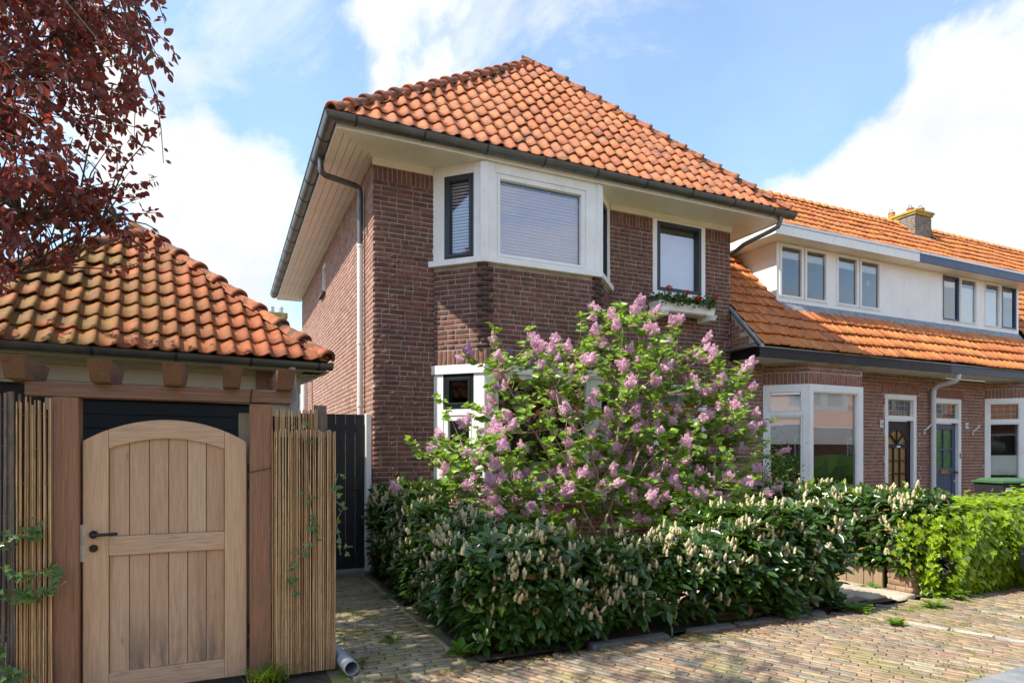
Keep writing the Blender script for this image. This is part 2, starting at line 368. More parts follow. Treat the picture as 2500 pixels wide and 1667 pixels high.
class G:
    """collects boxes, tubes and prisms; build() links them as one mesh object"""
    def __init__(s):
        s.v, s.f = [], []

    def add(s, v, f):
        o = len(s.v)
        s.v.extend([tuple(p) for p in v])
        s.f.extend([tuple(i + o for i in q) for q in f])
        return s

    def hexa(s, p):                                   # 8 points: bottom ring, top ring
        return s.add(p, [(3, 2, 1, 0), (4, 5, 6, 7), (0, 1, 5, 4), (1, 2, 6, 5), (2, 3, 7, 6), (3, 0, 4, 7)])

    def box(s, x0, x1, y0, y1, z0, z1):
        return s.hexa([(x0, y0, z0), (x1, y0, z0), (x1, y1, z0), (x0, y1, z0), (x0, y0, z1), (x1, y0, z1), (x1, y1, z1), (x0, y1, z1)])

    def fbox(s, fr, u0, u1, z0, z1, n0, n1):          # box in a wall frame, n1 is the outer face
        P = fr.p
        return s.hexa([P(u0, n1, z0), P(u1, n1, z0), P(u1, n0, z0), P(u0, n0, z0), P(u0, n1, z1), P(u1, n1, z1), P(u1, n0, z1), P(u0, n0, z1)])

    def ring(s, fr, u0, u1, z0, z1, w, n0, n1, wt=None, wb=None):
        wt = w if wt is None else wt
        wb = w if wb is None else wb
        s.fbox(fr, u0, u0 + w, z0, z1, n0, n1)
        s.fbox(fr, u1 - w, u1, z0, z1, n0, n1)
        s.fbox(fr, u0 + w, u1 - w, z1 - wt, z1, n0, n1)
        s.fbox(fr, u0 + w, u1 - w, z0, z0 + wb, n0, n1)
        return s

    def prism(s, pts, d):                             # polygon (3D, ccw seen from outside) pushed along d
        k = len(pts)
        p = [Vector(q) for q in pts]
        d = Vector(d)
        s.add(p + [q + d for q in p], [tuple(range(k)), tuple(range(2 * k - 1, k - 1, -1))] + [((i + 1) % k, i, i + k, (i + 1) % k + k) for i in range(k)])
        return s

    def tube(s, pts, r, n=10, caps=True):
        pts = [Vector(p) for p in pts]
        rr = r if isinstance(r, (list, tuple)) else [r] * len(pts)
        ref = None
        rings = []
        for i, p in enumerate(pts):
            d = (pts[min(i + 1, len(pts) - 1)] - pts[max(i - 1, 0)]).normalized()
            if ref is None:
                ref = d.orthogonal().normalized()
            a = (ref - d * ref.dot(d)).normalized()
            ref = a
            b = d.cross(a)
            rings.append([p + (a * math.cos(2 * math.pi * k / n) + b * math.sin(2 * math.pi * k / n)) * rr[i] for k in range(n)])
        v = [q for rg in rings for q in rg]
        f = [(i * n + k, i * n + (k + 1) % n, (i + 1) * n + (k + 1) % n, (i + 1) * n + k) for i in range(len(pts) - 1) for k in range(n)]
        if caps:
            f += [tuple(range(n - 1, -1, -1)), tuple(range((len(pts) - 1) * n, len(pts) * n))]
        return s.add(v, f)

    def lathe(s, c, prof, n=14):                      # (r, z) profile about a vertical axis
        v = [(c[0] + r * math.cos(2 * math.pi * k / n), c[1] + r * math.sin(2 * math.pi * k / n), c[2] + z) for r, z in prof for k in range(n)]
        f = [(i * n + k, i * n + (k + 1) % n, (i + 1) * n + (k + 1) % n, (i + 1) * n + k) for i in range(len(prof) - 1) for k in range(n)]
        f += [tuple(range(n - 1, -1, -1)), tuple(range((len(prof) - 1) * n, len(prof) * n))]
        return s.add(v, f)

    def build(s, name, mat, parent=None, smooth=False, kind=None, label=None, bevel=0.0):
        me = bpy.data.meshes.new(name)
        me.from_pydata(s.v, [], s.f)
        me.update()
        if smooth:
            me.polygons.foreach_set('use_smooth', [True] * len(me.polygons))
            me.set_sharp_from_angle(angle=0.7)
        o = mesh_obj(name, me, mat, parent)
        if bevel:
            md = o.modifiers.new('edge', 'BEVEL')
            md.width = bevel
            md.segments = 2
            md.limit_method = 'ANGLE'
        return tag(o, label=label, kind=kind)


class Fr:
    """wall frame: u runs right as seen from outside, n outwards, z up"""
    def __init__(s, o, u):
        s.o = Vector(o)
        s.u = Vector(u).normalized()
        s.n = s.u.cross(Vector((0, 0, 1)))

    def p(s, u, n, z):
        return s.o + s.u * u + s.n * n + Vector((0, 0, z))


# ------------------------------------------------------------------ many alike pieces
CS, CC = math.sin(YAW), math.cos(YAW)


def pixel_area(C, A, N=None):
    """apparent size of pieces, only to choose which ones become objects of their own"""
    d = C[:, 0] * CS + C[:, 1] * CC
    r = C[:, 0] * CC - C[:, 1] * CS
    dd = np.maximum(d, 0.3)
    u = 1250 + FPX * r / dd
    v = HORIZ - FPX * (C[:, 2] - 1.6) / dd
    vis = (d > 0.5) & (u > -5) & (u < 2505) & (v > -5) & (v < 1672)
    a = A / dd ** 2
    if N is not None:
        V = C - np.array([0, 0, 1.6])
        V = V / np.linalg.norm(V, axis=1)[:, None]
        a = a * np.clip(-(N * V).sum(1), 0.02, 1)
    return np.where(vis, a, 0.0), u, v


def big_mesh(name, V, F, smooth=False):
    me = bpy.data.meshes.new(name)
    V = np.ascontiguousarray(V, dtype=np.float32)
    F = np.ascontiguousarray(F, dtype=np.int32)
    k = F.shape[1]
    me.vertices.add(len(V))
    me.vertices.foreach_set('co', V.ravel())
    me.loops.add(F.size)
    me.loops.foreach_set('vertex_index', F.ravel())
    me.polygons.add(len(F))
    me.polygons.foreach_set('loop_start', np.arange(0, F.size, k, dtype=np.int32))
    if smooth:
        me.polygons.foreach_set('use_smooth', np.ones(len(F), dtype=bool))
    me.update(calc_edges=True)
    return me


def joined(T, Ms):
    V, F = T
    W = np.einsum('nij,kj->nki', Ms[:, :3, :3], V) + Ms[:, None, :3, 3]
    FF = F[None] + (np.arange(len(Ms)) * len(V))[:, None, None]
    return W.reshape(-1, 3), FF.reshape(-1, F.shape[1])


def emit(parent, name, stuff, T, Ms, mat, nmax=290, score=None, smooth=False, extra=None):
    """the pieces that show largest become objects, the rest one joined part; extra = list of (V, F) cut pieces"""
    Ms = np.asarray(Ms, dtype=float).reshape(-1, 4, 4)
    n = len(Ms)
    single = np.zeros(n, bool)
    if n and score is not None and nmax:
        order = np.argsort(-score)[:nmax]
        single[order[score[order] > 0]] = True
    if single.any():
        me = big_mesh(name, T[0], T[1], smooth)
        me.materials.append(MT[mat])
        for M in Ms[single]:
            o = bpy.data.objects.new(name, me)
            col.objects.link(o)
            o.parent = parent
            if parent is not None:
                o.matrix_parent_inverse = WM[parent.name].inverted()
            o.matrix_basis = Matrix(M.tolist())
    parts = []
    if (~single).any():
        parts.append(joined(T, Ms[~single]))
    parts += extra or []
    if parts:
        off, Vs, Fs = 0, [], []
        for V, F in parts:
            Vs.append(V)
            Fs.append(F + off)
            off += len(V)
        me = big_mesh(stuff, np.concatenate(Vs), np.concatenate(Fs), smooth)
        o = mesh_obj(stuff, me, mat, parent)
        tag(o, kind='stuff')
        return o


def mats(X, Y, Z, C):
    M = np.zeros((len(C), 4, 4))
    M[:, :3, 0], M[:, :3, 1], M[:, :3, 2], M[:, :3, 3] = X, Y, Z, C
    M[:, 3, 3] = 1
    return M


def quads_to_tris(F):
    F = np.asarray(F)
    return np.concatenate([F[:, [0, 1, 2]], F[:, [0, 2, 3]]])


# brick: unit box, face at y=0, chamfered front
_b = [(-.5, 0, -.5), (.5, 0, -.5), (.5, 0, .5), (-.5, 0, .5)]
_v = [(-.488, 0, -.455), (.488, 0, -.455), (.488, 0, .455), (-.488, 0, .455)] + [(x, .18, z) for x, _, z in _b] + [(x, 1, z) for x, _, z in _b]
BRICK = (np.array(_v, float), quads_to_tris([(0, 1, 2, 3)] + [(4 + i, 4 + (i + 1) % 4, (i + 1) % 4, i) for i in range(4)] + [(8 + i, 8 + (i + 1) % 4, 4 + (i + 1) % 4, 4 + i) for i in range(4)]))


def brick_rows(W, z0, z1, holes, course=.0702, seq=(.212, .212, .102), joint=.011, bh=.0585, u0=0.0, seed=0):
    """rows of stretchers and headers, cut at openings; returns (u, z, length, height)"""
    r = random.Random(seed)
    outl = []
    k = 0
    z = z0
    while z + bh <= z1 + .002:
        zc = z + course / 2
        spans = [(u0, W)]
        for (a, b, c, d) in holes:
            if c - .01 < zc < d + .01:
                ns = []
                for (p, q) in spans:
                    if b <= p or a >= q:
                        ns.append((p, q))
                    else:
                        if a - p > .03: ns.append((p, a))
                        if q - b > .03: ns.append((b, q))
                spans = ns
        u = u0 - r.choice([0, .1, .16, .22, .33, .4])
        i = (k * 2) % len(seq)
        while u < W:
            L = seq[i % len(seq)] * r.uniform(.975, 1.02)
            i += 1
            for (p, q) in spans:
                a, b = max(u, p), min(u + L, q)
                if b - a > .035:
                    outl.append(((a + b) / 2, zc + r.uniform(-.0015, .0015), b - a, bh * r.uniform(.95, 1.03)))
            u += L + joint
        z += course
        k += 1
    return outl


def soldiers(u0, u1, zc, h=.20, w=.056, joint=.0125):
    n = max(1, int(round((u1 - u0) / (w + joint))))
    p = (u1 - u0) / n
    return [(u0 + p * (i + .5), zc, p - joint, h) for i in range(n)]


def brick_mats(fr, rows, proud=.012, seed=1):
    r = np.random.default_rng(seed)
    a = np.array(rows)
    n = len(a)
    U, N, Z = np.array(fr.u), np.array(fr.n), np.array((0, 0, 1.0))
    dep = .022 + 0 * a[:, 0]
    pr = proud * 0.4 + r.uniform(-.0014, .0014, n) + .0002
    C = np.array(fr.o) + a[:, :1] * U + a[:, 1:2] * Z + pr[:, None] * N
    tilt = r.uniform(-.012, .012, n)[:, None]
    X = (U + Z * tilt) * a[:, 2:3]
    Zz = (Z - U * tilt) * a[:, 3:4]
    Y = -N * dep[:, None]
    nn = np.repeat(N[None], n, 0)
    return mats(X, Y, Zz, C), a[:, 2] * a[:, 3], nn


def wall_sheet(g, fr, W, z0, z1, holes, depth=.16, u0=0.0):
    """mortar face with openings and their reveals"""
    us = sorted({u0, W, *[h[0] for h in holes], *[h[1] for h in holes]})
    zs = sorted({z0, z1, *[h[2] for h in holes], *[h[3] for h in holes]})
    us = [u for u in us if u0 <= u <= W]
    zs = [z for z in zs if z0 <= z <= z1]
    for i in range(len(us) - 1):
        for j in range(len(zs) - 1):
            uc, zc = (us[i] + us[i + 1]) / 2, (zs[j] + zs[j + 1]) / 2
            if any(h[0] < uc < h[1] and h[2] < zc < h[3] for h in holes):
                continue
            g.add([fr.p(us[i], 0, zs[j]), fr.p(us[i + 1], 0, zs[j]), fr.p(us[i + 1], 0, zs[j + 1]), fr.p(us[i], 0, zs[j + 1])], [(0, 1, 2, 3)])
    for (a, b, c, d) in holes:
        if d > z1 + .5:
            continue
        c = max(c, z0)
        for (p, q) in (((a, c), (a, d)), ((a, d), (b, d)), ((b, d), (b, c)), ((b, c), (a, c))):
            g.add([fr.p(p[0], 0, p[1]), fr.p(q[0], 0, q[1]), fr.p(q[0], -depth, q[1]), fr.p(p[0], -depth, p[1])], [(0, 1, 2, 3)])


# ------------------------------------------------------------------ roof tiles
def tile_template(wd, ln, prof, lip, rise):
    """prof: list of (t, z) across; y=0 is the lower edge, raised by rise"""
    k = len(prof)
    xs = [t * wd for t, _ in prof]
    top, bot, low = [], [], []
    for x, (tt, z) in zip(xs, prof):
        bot.append((x, 0, z + rise))
        top.append((x, ln, z))
    for x, (tt, z) in zip(xs, prof):
        low.append((x, 0.004, z + rise - lip))
    mid = [(x, ln * .5, z + rise * .5) for x, (tt, z) in zip(xs, prof)]
    bev = [(x, -.004, z + rise - lip * .35) for x, (tt, z) in zip(xs, prof)]
    V = bev + bot + mid + top + low
    F = []
    for i in range(k - 1):
        F += [(k + i, k + i + 1, 2 * k + i + 1, 2 * k + i), (2 * k + i, 2 * k + i + 1, 3 * k + i + 1, 3 * k + i),
              (i, i + 1, k + i + 1, k + i), (4 * k + i, 4 * k + i + 1, i + 1, i)]
    # right hand edge
    F += [(k - 1 + 0, 5 * k - 1, 4 * k - 1, 3 * k - 1)]
    return (np.array(V, float), quads_to_tris(F))


def tile_field(T, O, u, s, W, wd, exp, rows, xlo=None, xhi=None, skip=None, seed=0, jit=.0055, x0=0.0):
    """tiles laid in courses on a slope; pieces crossing a hip are cut along it"""
    r = np.random.default_rng(seed)
    O, u, s = np.array(O, float), np.array(u, float), np.array(s, float)
    n = np.cross(u, s)
    V, F = T
    Cs, cut = [], []
    ncol = int(math.ceil((W - x0) / wd))
    for j in range(rows):
        for i in range(ncol):
            x, y = x0 + i * wd + r.uniform(-jit, jit), j * exp + r.uniform(-jit, jit) * 1.5
            if skip and skip(x + wd / 2, y + exp / 2):
                continue
            lo = xlo(np.array([y, y + exp])).max() if xlo else -1e9
            hi = xhi(np.array([y, y + exp])).min() if xhi else 1e9
            lo2 = xlo(np.array([y, y + exp])).min() if xlo else -1e9
            hi2 = xhi(np.array([y, y + exp])).max() if xhi else 1e9
            if x + wd <= lo2 + .01 or x >= hi2 - .01:
                continue
            nz = r.uniform(-.005, .006) + .008 * math.sin(x * 1.7 + y * .9 + seed) + .006 * math.sin(x * 4.1 - y * 2.3)
            y += .012 * math.sin(x * 1.3 + seed)
            if x >= lo - .001 and x + wd <= hi + .001:
                Cs.append((x, y, nz, r.normal(0, .014)))
            else:
                vv = V + np.array([x, y, nz])
                if xlo: vv[:, 0] = np.maximum(vv[:, 0], xlo(vv[:, 1]))
                if xhi: vv[:, 0] = np.minimum(vv[:, 0], xhi(vv[:, 1]))
                if np.ptp(vv[:, 0]) > .03:
                    cut.append((O + vv[:, :1] * u + vv[:, 1:2] * s + vv[:, 2:3] * n, F))
    a = np.array(Cs).reshape(-1, 4)
    C = O + a[:, :1] * u + a[:, 1:2] * s + a[:, 2:3] * n
    th = a[:, 3:4]
    Ms = mats(u + s * th, s - u * th, np.repeat(n[None], len(a), 0), C)
    cen = C + u * wd / 2 + s * exp / 2
    return Ms, cut, cen, np.repeat(n[None], len(a), 0)


PAN = [(0, .012), (.1, -.002), (.25, -.014), (.42, -.015), (.56, -.004), (.68, .018), (.79, .033), (.9, .036), (1.0, .026), (1.06, .012)]
T_MAIN = tile_template(.208, .345, PAN, .02, .034)
T_SHED = tile_template(.178, .345, [(0, .008), (.12, -.006), (.3, -.014), (.5, -.012), (.66, .002), (.8, .02), (.92, .026), (1.0, .02), (1.03, .008)], .02, .034)
T_ROW = tile_template(.2035, .36, [(0, .012), (.07, .004), (.1, 0), (.42, 0), (.47, .006), (.53, .006), (.58, 0), (.84, 0), (.88, .012), (.95, .022), (1.0, .014), (1.02, .006)], .028, .046)


def hip_template(L, r0, r1, collar=.022, cl=.06):
    """half round cover tile along +y with a collar at the lower end, +z outwards"""
    m = 9
    prof = [(-.004, r0 + collar * .4), (0, r0 + collar), (cl, r0 + collar), (cl + .012, r0), (L, r1)]
    V = [(r * math.cos(math.pi * k / (m - 1)), y, r * math.sin(math.pi * k / (m - 1)) * .92) for y, r in prof for k in range(m)]
    V += [(.8 * r0 * math.cos(math.pi * k / (m - 1)), .01, .8 * r0 * math.sin(math.pi * k / (m - 1)) * .92) for k in range(m)]
    F = [(i * m + k, i * m + k + 1, (i + 1) * m + k + 1, (i + 1) * m + k) for i in range(len(prof) - 1) for k in range(m - 1)]
    b = len(prof) * m
    F += [(b + k, b + k + 1, k + 1, k) for k in range(m - 1)]
    F = np.array(F)[:, ::-1]
    return (np.array(V, float), quads_to_tris(F))


def hip_line(a, b, up, n, lift=0.0, seed=0):
    a, b, up = np.array(a, float), np.array(b, float), np.array(up, float)
    d = b - a
    L = np.linalg.norm(d)
    d = d / L
    x = np.cross(d, up)
    x /= np.linalg.norm(x)
    z = np.cross(x, d)
    r = np.random.default_rng(seed)
    e = L / n
    C = np.array([a + d * (e * i + r.uniform(-.008, .008)) + z * (lift + .012) + x * r.uniform(-.006, .006) for i in range(n)])
    dd = np.array([d - z * .05 + x * r.uniform(-.02, .02) for _ in range(n)])
    dd /= np.linalg.norm(dd, axis=1)[:, None]
    zz = np.cross(np.repeat(x[None], n, 0), dd)
    return mats(np.repeat(x[None], n, 0), dd, zz, C), C


def gutter(g, path, r=.075, n=9):
    """half round channel swept along a polyline (mitred), open side up"""
    pts = [Vector(p) for p in path]
    prof = [(-math.cos(math.pi * k / (n - 1)) * r, -math.sin(math.pi * k / (n - 1)) * r) for k in range(n)]
    prof = [(-r - .012, .004)] + prof + [(r + .006, .012)]
    m = len(prof)
    rings = []
    for i, p in enumerate(pts):
        d0 = (pts[i] - pts[i - 1]).normalized() if i else (pts[1] - pts[0]).normalized()
        d1 = (pts[i + 1] - pts[i]).normalized() if i < len(pts) - 1 else d0
        n0, n1 = d0.cross(Vector((0, 0, 1))), d1.cross(Vector((0, 0, 1)))
        mit = (n0 + n1).normalized()
        mit = mit / max(.3, mit.dot(n0))
        rings.append([p - mit * a + Vector((0, 0, b)) for a, b in prof])
    off = .003
    for sgn in (0, 1):
        rr = rings if not sgn else [[q + Vector((0, 0, off)) for q in rg] for rg in rings]
        v = [q for rg in rr for q in rg]
        f = [(i * m + k, i * m + k + 1, (i + 1) * m + k + 1, (i + 1) * m + k) for i in range(len(pts) - 1) for k in range(m - 1)]
        g.add(v, f if sgn else [q[::-1] for q in f])
    for rg in (rings[0], rings[-1]):
        g.add(rg, [tuple(range(m))])


# ------------------------------------------------------------------ windows
def window(parent, fr, u0, u1, z0, z1, w=.06, n0=-.10, n1=-.02, mat='white', wt=None, wb=None, sash=None, glass='glass',
           pane_n=-.07, blind=None, room='darkroom', label=None, name='window', grid=None):
    """frame > sash, pane, blind, cames"""
    wt = w if wt is None else wt
    wb = w if wb is None else wb
    f = G().ring(fr, u0, u1, z0, z1, w, n0, n1, wt, wb).build(name, mat, parent, label=label, bevel=.004)
    a, b, c, d = u0 + w, u1 - w, z0 + wb, z1 - wt
    if sash:
        sw, smat = sash
        G().ring(fr, a + .002, b - .002, c + .002, d - .002, sw, n0 + .012, n1 + .006).build('sash', smat, f, bevel=.004)
        a, b, c, d = a + sw, b - sw, c + sw, d - sw
    gp = G()
    gp.add([fr.p(a, pane_n, c), fr.p(b, pane_n, c), fr.p(b, pane_n, d), fr.p(a, pane_n, d)], [(0, 1, 2, 3)])
    gp.build('pane', glass, f)
    if grid:
        nu, nz = grid
        gg = G()
        for i in range(1, nu):
            uu = a + (b - a) * i / nu
            gg.fbox(fr, uu - .005, uu + .005, c, d, pane_n - .006, pane_n + .007)
        for j in range(1, nz):
            zz = c + (d - c) * j / nz
            gg.fbox(fr, a, b, zz - .005, zz + .005, pane_n - .005, pane_n + .006)
        gg.build('glazing_bars', 'leadcame', f)
    if blind:
        kind, lo, hi, bm = blind
        gb = G()
        if kind == 'slat':
            zz = lo
            while zz < hi:
                P = fr.p
                gb.add([P(a, pane_n - .05, zz), P(b, pane_n - .05, zz), P(b, pane_n - .041, zz + .022), P(a, pane_n - .041, zz + .022),
                        P(a, pane_n - .058, zz + .046), P(b, pane_n - .058, zz + .046)], [(0, 1, 2, 3), (3, 2, 5, 4)])
                zz += .045 + random.uniform(-.002, .002)
            for tt in (.3, .62):
                uu = a + (b - a) * tt
                gb.fbox(fr, uu - .002, uu + .002, c, d, pane_n - .036, pane_n - .033)
        elif kind == 'open':
            zz = lo
            while zz < hi:
                gb.fbox(fr, a, b, zz, zz + .016, pane_n - .07, pane_n - .04)
                zz += .045
        elif kind == 'pleat':
            zz = lo
            while zz < hi:
                P = fr.p
                gb.add([P(a, pane_n - .05, zz), P(b, pane_n - .05, zz), P(b, pane_n - .035, zz + .015), P(a, pane_n - .035, zz + .015),
                        P(a, pane_n - .05, zz + .03), P(b, pane_n - .05, zz + .03)], [(0, 1, 2, 3), (3, 2, 5, 4)])
                zz += .03
            gb.fbox(fr, a, b, hi, hi + .02, pane_n - .06, pane_n - .03)
        else:
            gb.fbox(fr, a, b, lo, hi, pane_n - .055, pane_n - .05)
            gb.fbox(fr, a, b, lo - .02, lo, pane_n - .06, pane_n - .045)
        gb.build('blind', bm, f)
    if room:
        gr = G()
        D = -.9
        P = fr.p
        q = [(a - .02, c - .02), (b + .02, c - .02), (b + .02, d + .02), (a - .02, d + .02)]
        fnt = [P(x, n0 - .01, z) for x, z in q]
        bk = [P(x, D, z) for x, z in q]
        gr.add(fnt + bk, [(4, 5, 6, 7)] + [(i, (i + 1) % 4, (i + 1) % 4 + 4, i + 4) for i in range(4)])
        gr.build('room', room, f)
    return f
# ================================================================== main house
XL, XR, YF, YB, ZS = 1.86, 8.23, 8.6, 17.2, 5.65
house = thing('brick_house', 'tall dark brick house with hipped orange tile roof behind the lilac', 'house', (5, 12, 0))
F_F = Fr((XL, YF, 0), (1, 0, 0))
F_S = Fr((XL, YB, 0), (0, -1, 0))
A_, B_, C_, D_ = (2.72, 8.6), (3.27, 8.05), (5.12, 8.05), (5.67, 8.6)
F_BL = Fr((*A_, 0), (.55, -.55, 0))
F_BC = Fr((*B_, 0), (1, 0, 0))
F_BR = Fr((*C_, 0), (.55, .55, 0))
LBF, LBC = .55 * math.sqrt(2), 1.85
bayhole = (A_[0] - XL, D_[0] - XL, -1, 9)
win2 = (6.53 - XL, 7.654 - XL, 4.262, 5.6)
fdoor = (6.555 - XL, 7.69 - XL, -1, 2.78)
sidewin = (YB - 13.55, YB - 13.05, 4.86, 5.48)
g = G()
wall_sheet(g, F_F, XR - XL, 0, ZS, [bayhole, win2, fdoor])
wall_sheet(g, F_S, YB - YF, 0, ZS, [sidewin])
for fr, L in ((F_BL, LBF), (F_BC, LBC), (F_BR, LBF)):
    wall_sheet(g, fr, L, 0, .88, [])
    wall_sheet(g, fr, L, 2.84, 4.24, [])
g.add([(XR, YF, 0), (XR, YB, 0), (XR, YB, ZS), (XR, YF, ZS)], [(0, 1, 2, 3)])
g.add([(XL, YB, 0), (XR, YB, 0), (XR, YB, ZS), (XL, YB, ZS)], [(0, 1, 2, 3)])
wall = g.build('wall', 'mortar', house)
Ml, Al, Nl = [], [], []


def addb(fr, rows, seed):
    M, A, N = brick_mats(fr, rows, seed=seed)
    Ml.append(M); Al.append(A); Nl.append(N)


fw = XR - XL
addb(F_F, brick_rows(fw, 0.02, 5.345, [bayhole, win2, fdoor], u0=-.006, seed=3), 3)
for a, b in ((-.006, A_[0] - XL), (D_[0] - XL, win2[0]), (win2[1], fw)):
    addb(F_F, soldiers(a, b, 5.445, .185), 4)
addb(F_F, soldiers(fdoor[0] - .1, fdoor[1] + .1, 2.89, .2), 5)
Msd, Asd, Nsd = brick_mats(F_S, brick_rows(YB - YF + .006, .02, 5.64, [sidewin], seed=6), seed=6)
for k, (fr, L) in enumerate(((F_BL, LBF), (F_BC, LBC), (F_BR, LBF))):
    addb(fr, brick_rows(L, .02, .86, [], seed=8 + k), 8 + k)
    addb(fr, brick_rows(L, 3.065, 4.235, [], seed=12 + k), 12 + k)
    addb(fr, soldiers(0, L, 2.95, .205), 16 + k)
Ms, As, Ns = np.concatenate(Ml), np.concatenate(Al), np.concatenate(Nl)
px, uu, vv = pixel_area(Ms[:, :3, 3], As, Ns)
hid = ((uu > 1010) & (uu < 1830) & (vv > 830)) | (vv > 1230) | ((uu < 800) & (vv > 850))
emit(wall, 'brick', 'brickwork', BRICK, Ms, 'brick', 290, px * np.where(hid, .05, 1))
emit(wall, 'side_brick', 'side_brickwork', BRICK, Msd, 'brick_side_sunlit', 120, pixel_area(Msd[:, :3, 3], Asd, Nsd)[0])
# toothed dark corner bricks of the bay
rows = []
for (cx, cy), ax in (((B_[0], B_[1]), (.924, -.383)), ((C_[0], C_[1]), (.924, .383))):
    for k in range(17):
        z = 3.1 + k * .0702
        o = .05 if k % 2 else -.03
        fr = Fr((cx, cy, 0), (ax[0], ax[1], 0))
        M, a_, n_ = brick_mats(fr, [(o * .8, z, .16, .056)], seed=k)
        M[:, :3, 3] += np.array(fr.n) * .006
        M[:, :3, 1] *= 3
        rows.append(M)
Mq = np.concatenate(rows)
emit(wall, 'quoin_brick', 'quoin_bricks', BRICK, Mq, 'brick_dark', 60, np.ones(len(Mq)))

# ---- bay, upper storey
def casing(boxes, name='bay_casing', mat='white', h=house):
    g = G()
    for b in boxes:
        g.fbox(*b)
    return g.build(name, mat, h, bevel=.005)


casing([(F_BL, -.02, .165, 4.32, ZS, -.1, .012), (F_BL, .62, LBF, 4.32, ZS, -.1, .012), (F_BL, .165, .62, 5.505, ZS, -.1, .012)])
casing([(F_BC, 0, .166, 4.32, ZS, -.1, .012), (F_BC, 1.625, LBC, 4.32, ZS, -.1, .012), (F_BC, .166, 1.625, 5.51, ZS, -.1, .012)])
casing([(F_BR, 0, .16, 4.32, ZS, -.1, .012), (F_BR, .615, LBF + .02, 4.32, ZS, -.1, .012), (F_BR, .16, .615, 5.505, ZS, -.1, .012)])
for (x, y), a in ((B_, 22.5), (C_, -22.5)):
    fr = Fr((x, y, 0), (math.cos(R(-a)), math.sin(R(-a)), 0))
    G().fbox(fr, -.055, .055, 4.32, ZS - .03, -.06, .045).build('corner_post', 'white', house, bevel=.006)


def bay_ledge(z0, z1, e, name):
    k = e * .41
    pts = [(A_[0] - e * 1.3, A_[1]), (B_[0] - k, B_[1] - e), (C_[0] + k, C_[1] - e), (D_[0] + e * 1.3, D_[1]), (D_[0] - .2, D_[1]), (C_[0] - .1, C_[1] + .12), (B_[0] + .1, B_[1] + .12), (A_[0] + .2, A_[1])]
    G().prism([(x, y, z0) for x, y in pts], (0, 0, z1 - z0)).build(name, 'white', house, bevel=.005)


bay_ledge(4.24, 4.322, .07, 'sill')
bay_ledge(.885, .965, .07, 'sill')
bay_ledge(2.72, 2.845, .035, 'header')
window(house, F_BL, .165, .62, 4.33, 5.505, .035, -.09, .004, 'anthracite', sash=(.04, 'anthracite'), blind=('open', 4.42, 5.42, 'blind'), pane_n=-.05, label='narrow anthracite window on the left side of the bay')
window(house, F_BR, .16, .615, 4.33, 5.505, .035, -.09, .004, 'anthracite', sash=(.04, 'anthracite'), blind=('open', 4.42, 5.42, 'blind'), pane_n=-.05)
window(house, F_BC, .166, 1.625, 4.322, 5.51, .03, -.09, -.004, 'white', sash=(.04, 'white'), blind=('slat', 4.37, 5.40, 'blind'), pane_n=-.06, room=None, glass='glass_sky', label='wide white bay window with closed lavender blind')
# ---- bay, ground floor
for fr, L, spl, tr in ((F_BL, LBF, (.15, .62), 1), (F_BR, LBF, (.16, .63), 1), (F_BC, LBC, (.14, 1.71), 0)):
    casing([(fr, 0, spl[0], .965, 2.72, -.1, .01)])
    casing([(fr, spl[1], L, .965, 2.72, -.1, .01)])
    if tr: casing([(fr, *spl, 2.14, 2.225, -.1, .014)], 'transom_rail')
for fr, a, b in ((F_BL, .15, .62), (F_BR, .16, .63)):
    window(house, fr, a, b, 2.225, 2.72, .045, -.09, .006, 'greenblack', sash=(.045, 'greenblack'), pane_n=-.05, label='small green-black top light of the bay' if fr is F_BL else None)
    window(house, fr, a, b, .965, 2.14, .035, -.09, .0, 'white', sash=(.035, 'white'), blind=('pleat', 1.03, 1.47, 'shade'), pane_n=-.05)
window(house, F_BC, .14, 1.71, .965, 2.72, .035, -.09, .0, 'white', sash=(.035, 'white'), blind=('pleat', 1.03, 1.47, 'shade'), pane_n=-.05)
# ---- upper right window, side window, front door
window(house, F_F, win2[0], win2[1], 4.262, 5.55, .09, -.1, .012, 'white', wt=.03, wb=.09, sash=(.06, 'anthracite'), blind=('roller', 4.36, 5.36, 'blind_pale'), pane_n=-.055, room=None, glass='glass_sky', label='upstairs window with anthracite sash above the flower box')
G().fbox(F_F, win2[0] - .06, win2[1] + .04, 4.235, 4.275, -.05, .06).build('sill', 'white', house, bevel=.004)
window(house, F_S, sidewin[0], sidewin[1], sidewin[2], sidewin[3], .06, -.1, -.01, 'white', pane_n=-.06, label='small window high on the side wall')
G().fbox(F_S, sidewin[0] - .04, sidewin[1] + .04, sidewin[2] - .05, sidewin[2], -.05, .07).build('sill', 'brick_dark', house)
fd = G().ring(F_F, fdoor[0], fdoor[1], -.02, 2.78, .1, -.12, .01, .11, .05).fbox(F_F, fdoor[0] + .1, fdoor[1] - .1, 2.13, 2.21, -.12, .008).build('door_frame', 'white', house, bevel=.005)
a, b = fdoor[0] + .1, fdoor[1] - .1
g = G().ring(F_F, a, b, .03, 2.13, .13, -.1, -.05, .13, .35)
g.fbox(F_F, (a + b) / 2 - .04, (a + b) / 2 + .04, .38, 2.0, -.1, -.05).build('door', 'greenblack', house, bevel=.004)
G().fbox(F_F, a + .1, b - .1, .3, 2.05, -.085, -.075).build('door_pane', 'glass', house)
window(house, F_F, a, b, 2.21, 2.67, .03, -.1, -.03, 'white', pane_n=-.07, grid=(2, 1), name='transom')
G().fbox(F_F, a + .02, b - .02, .05, 2.1, -.9, -.89).build('hallway', 'darkroom', house)
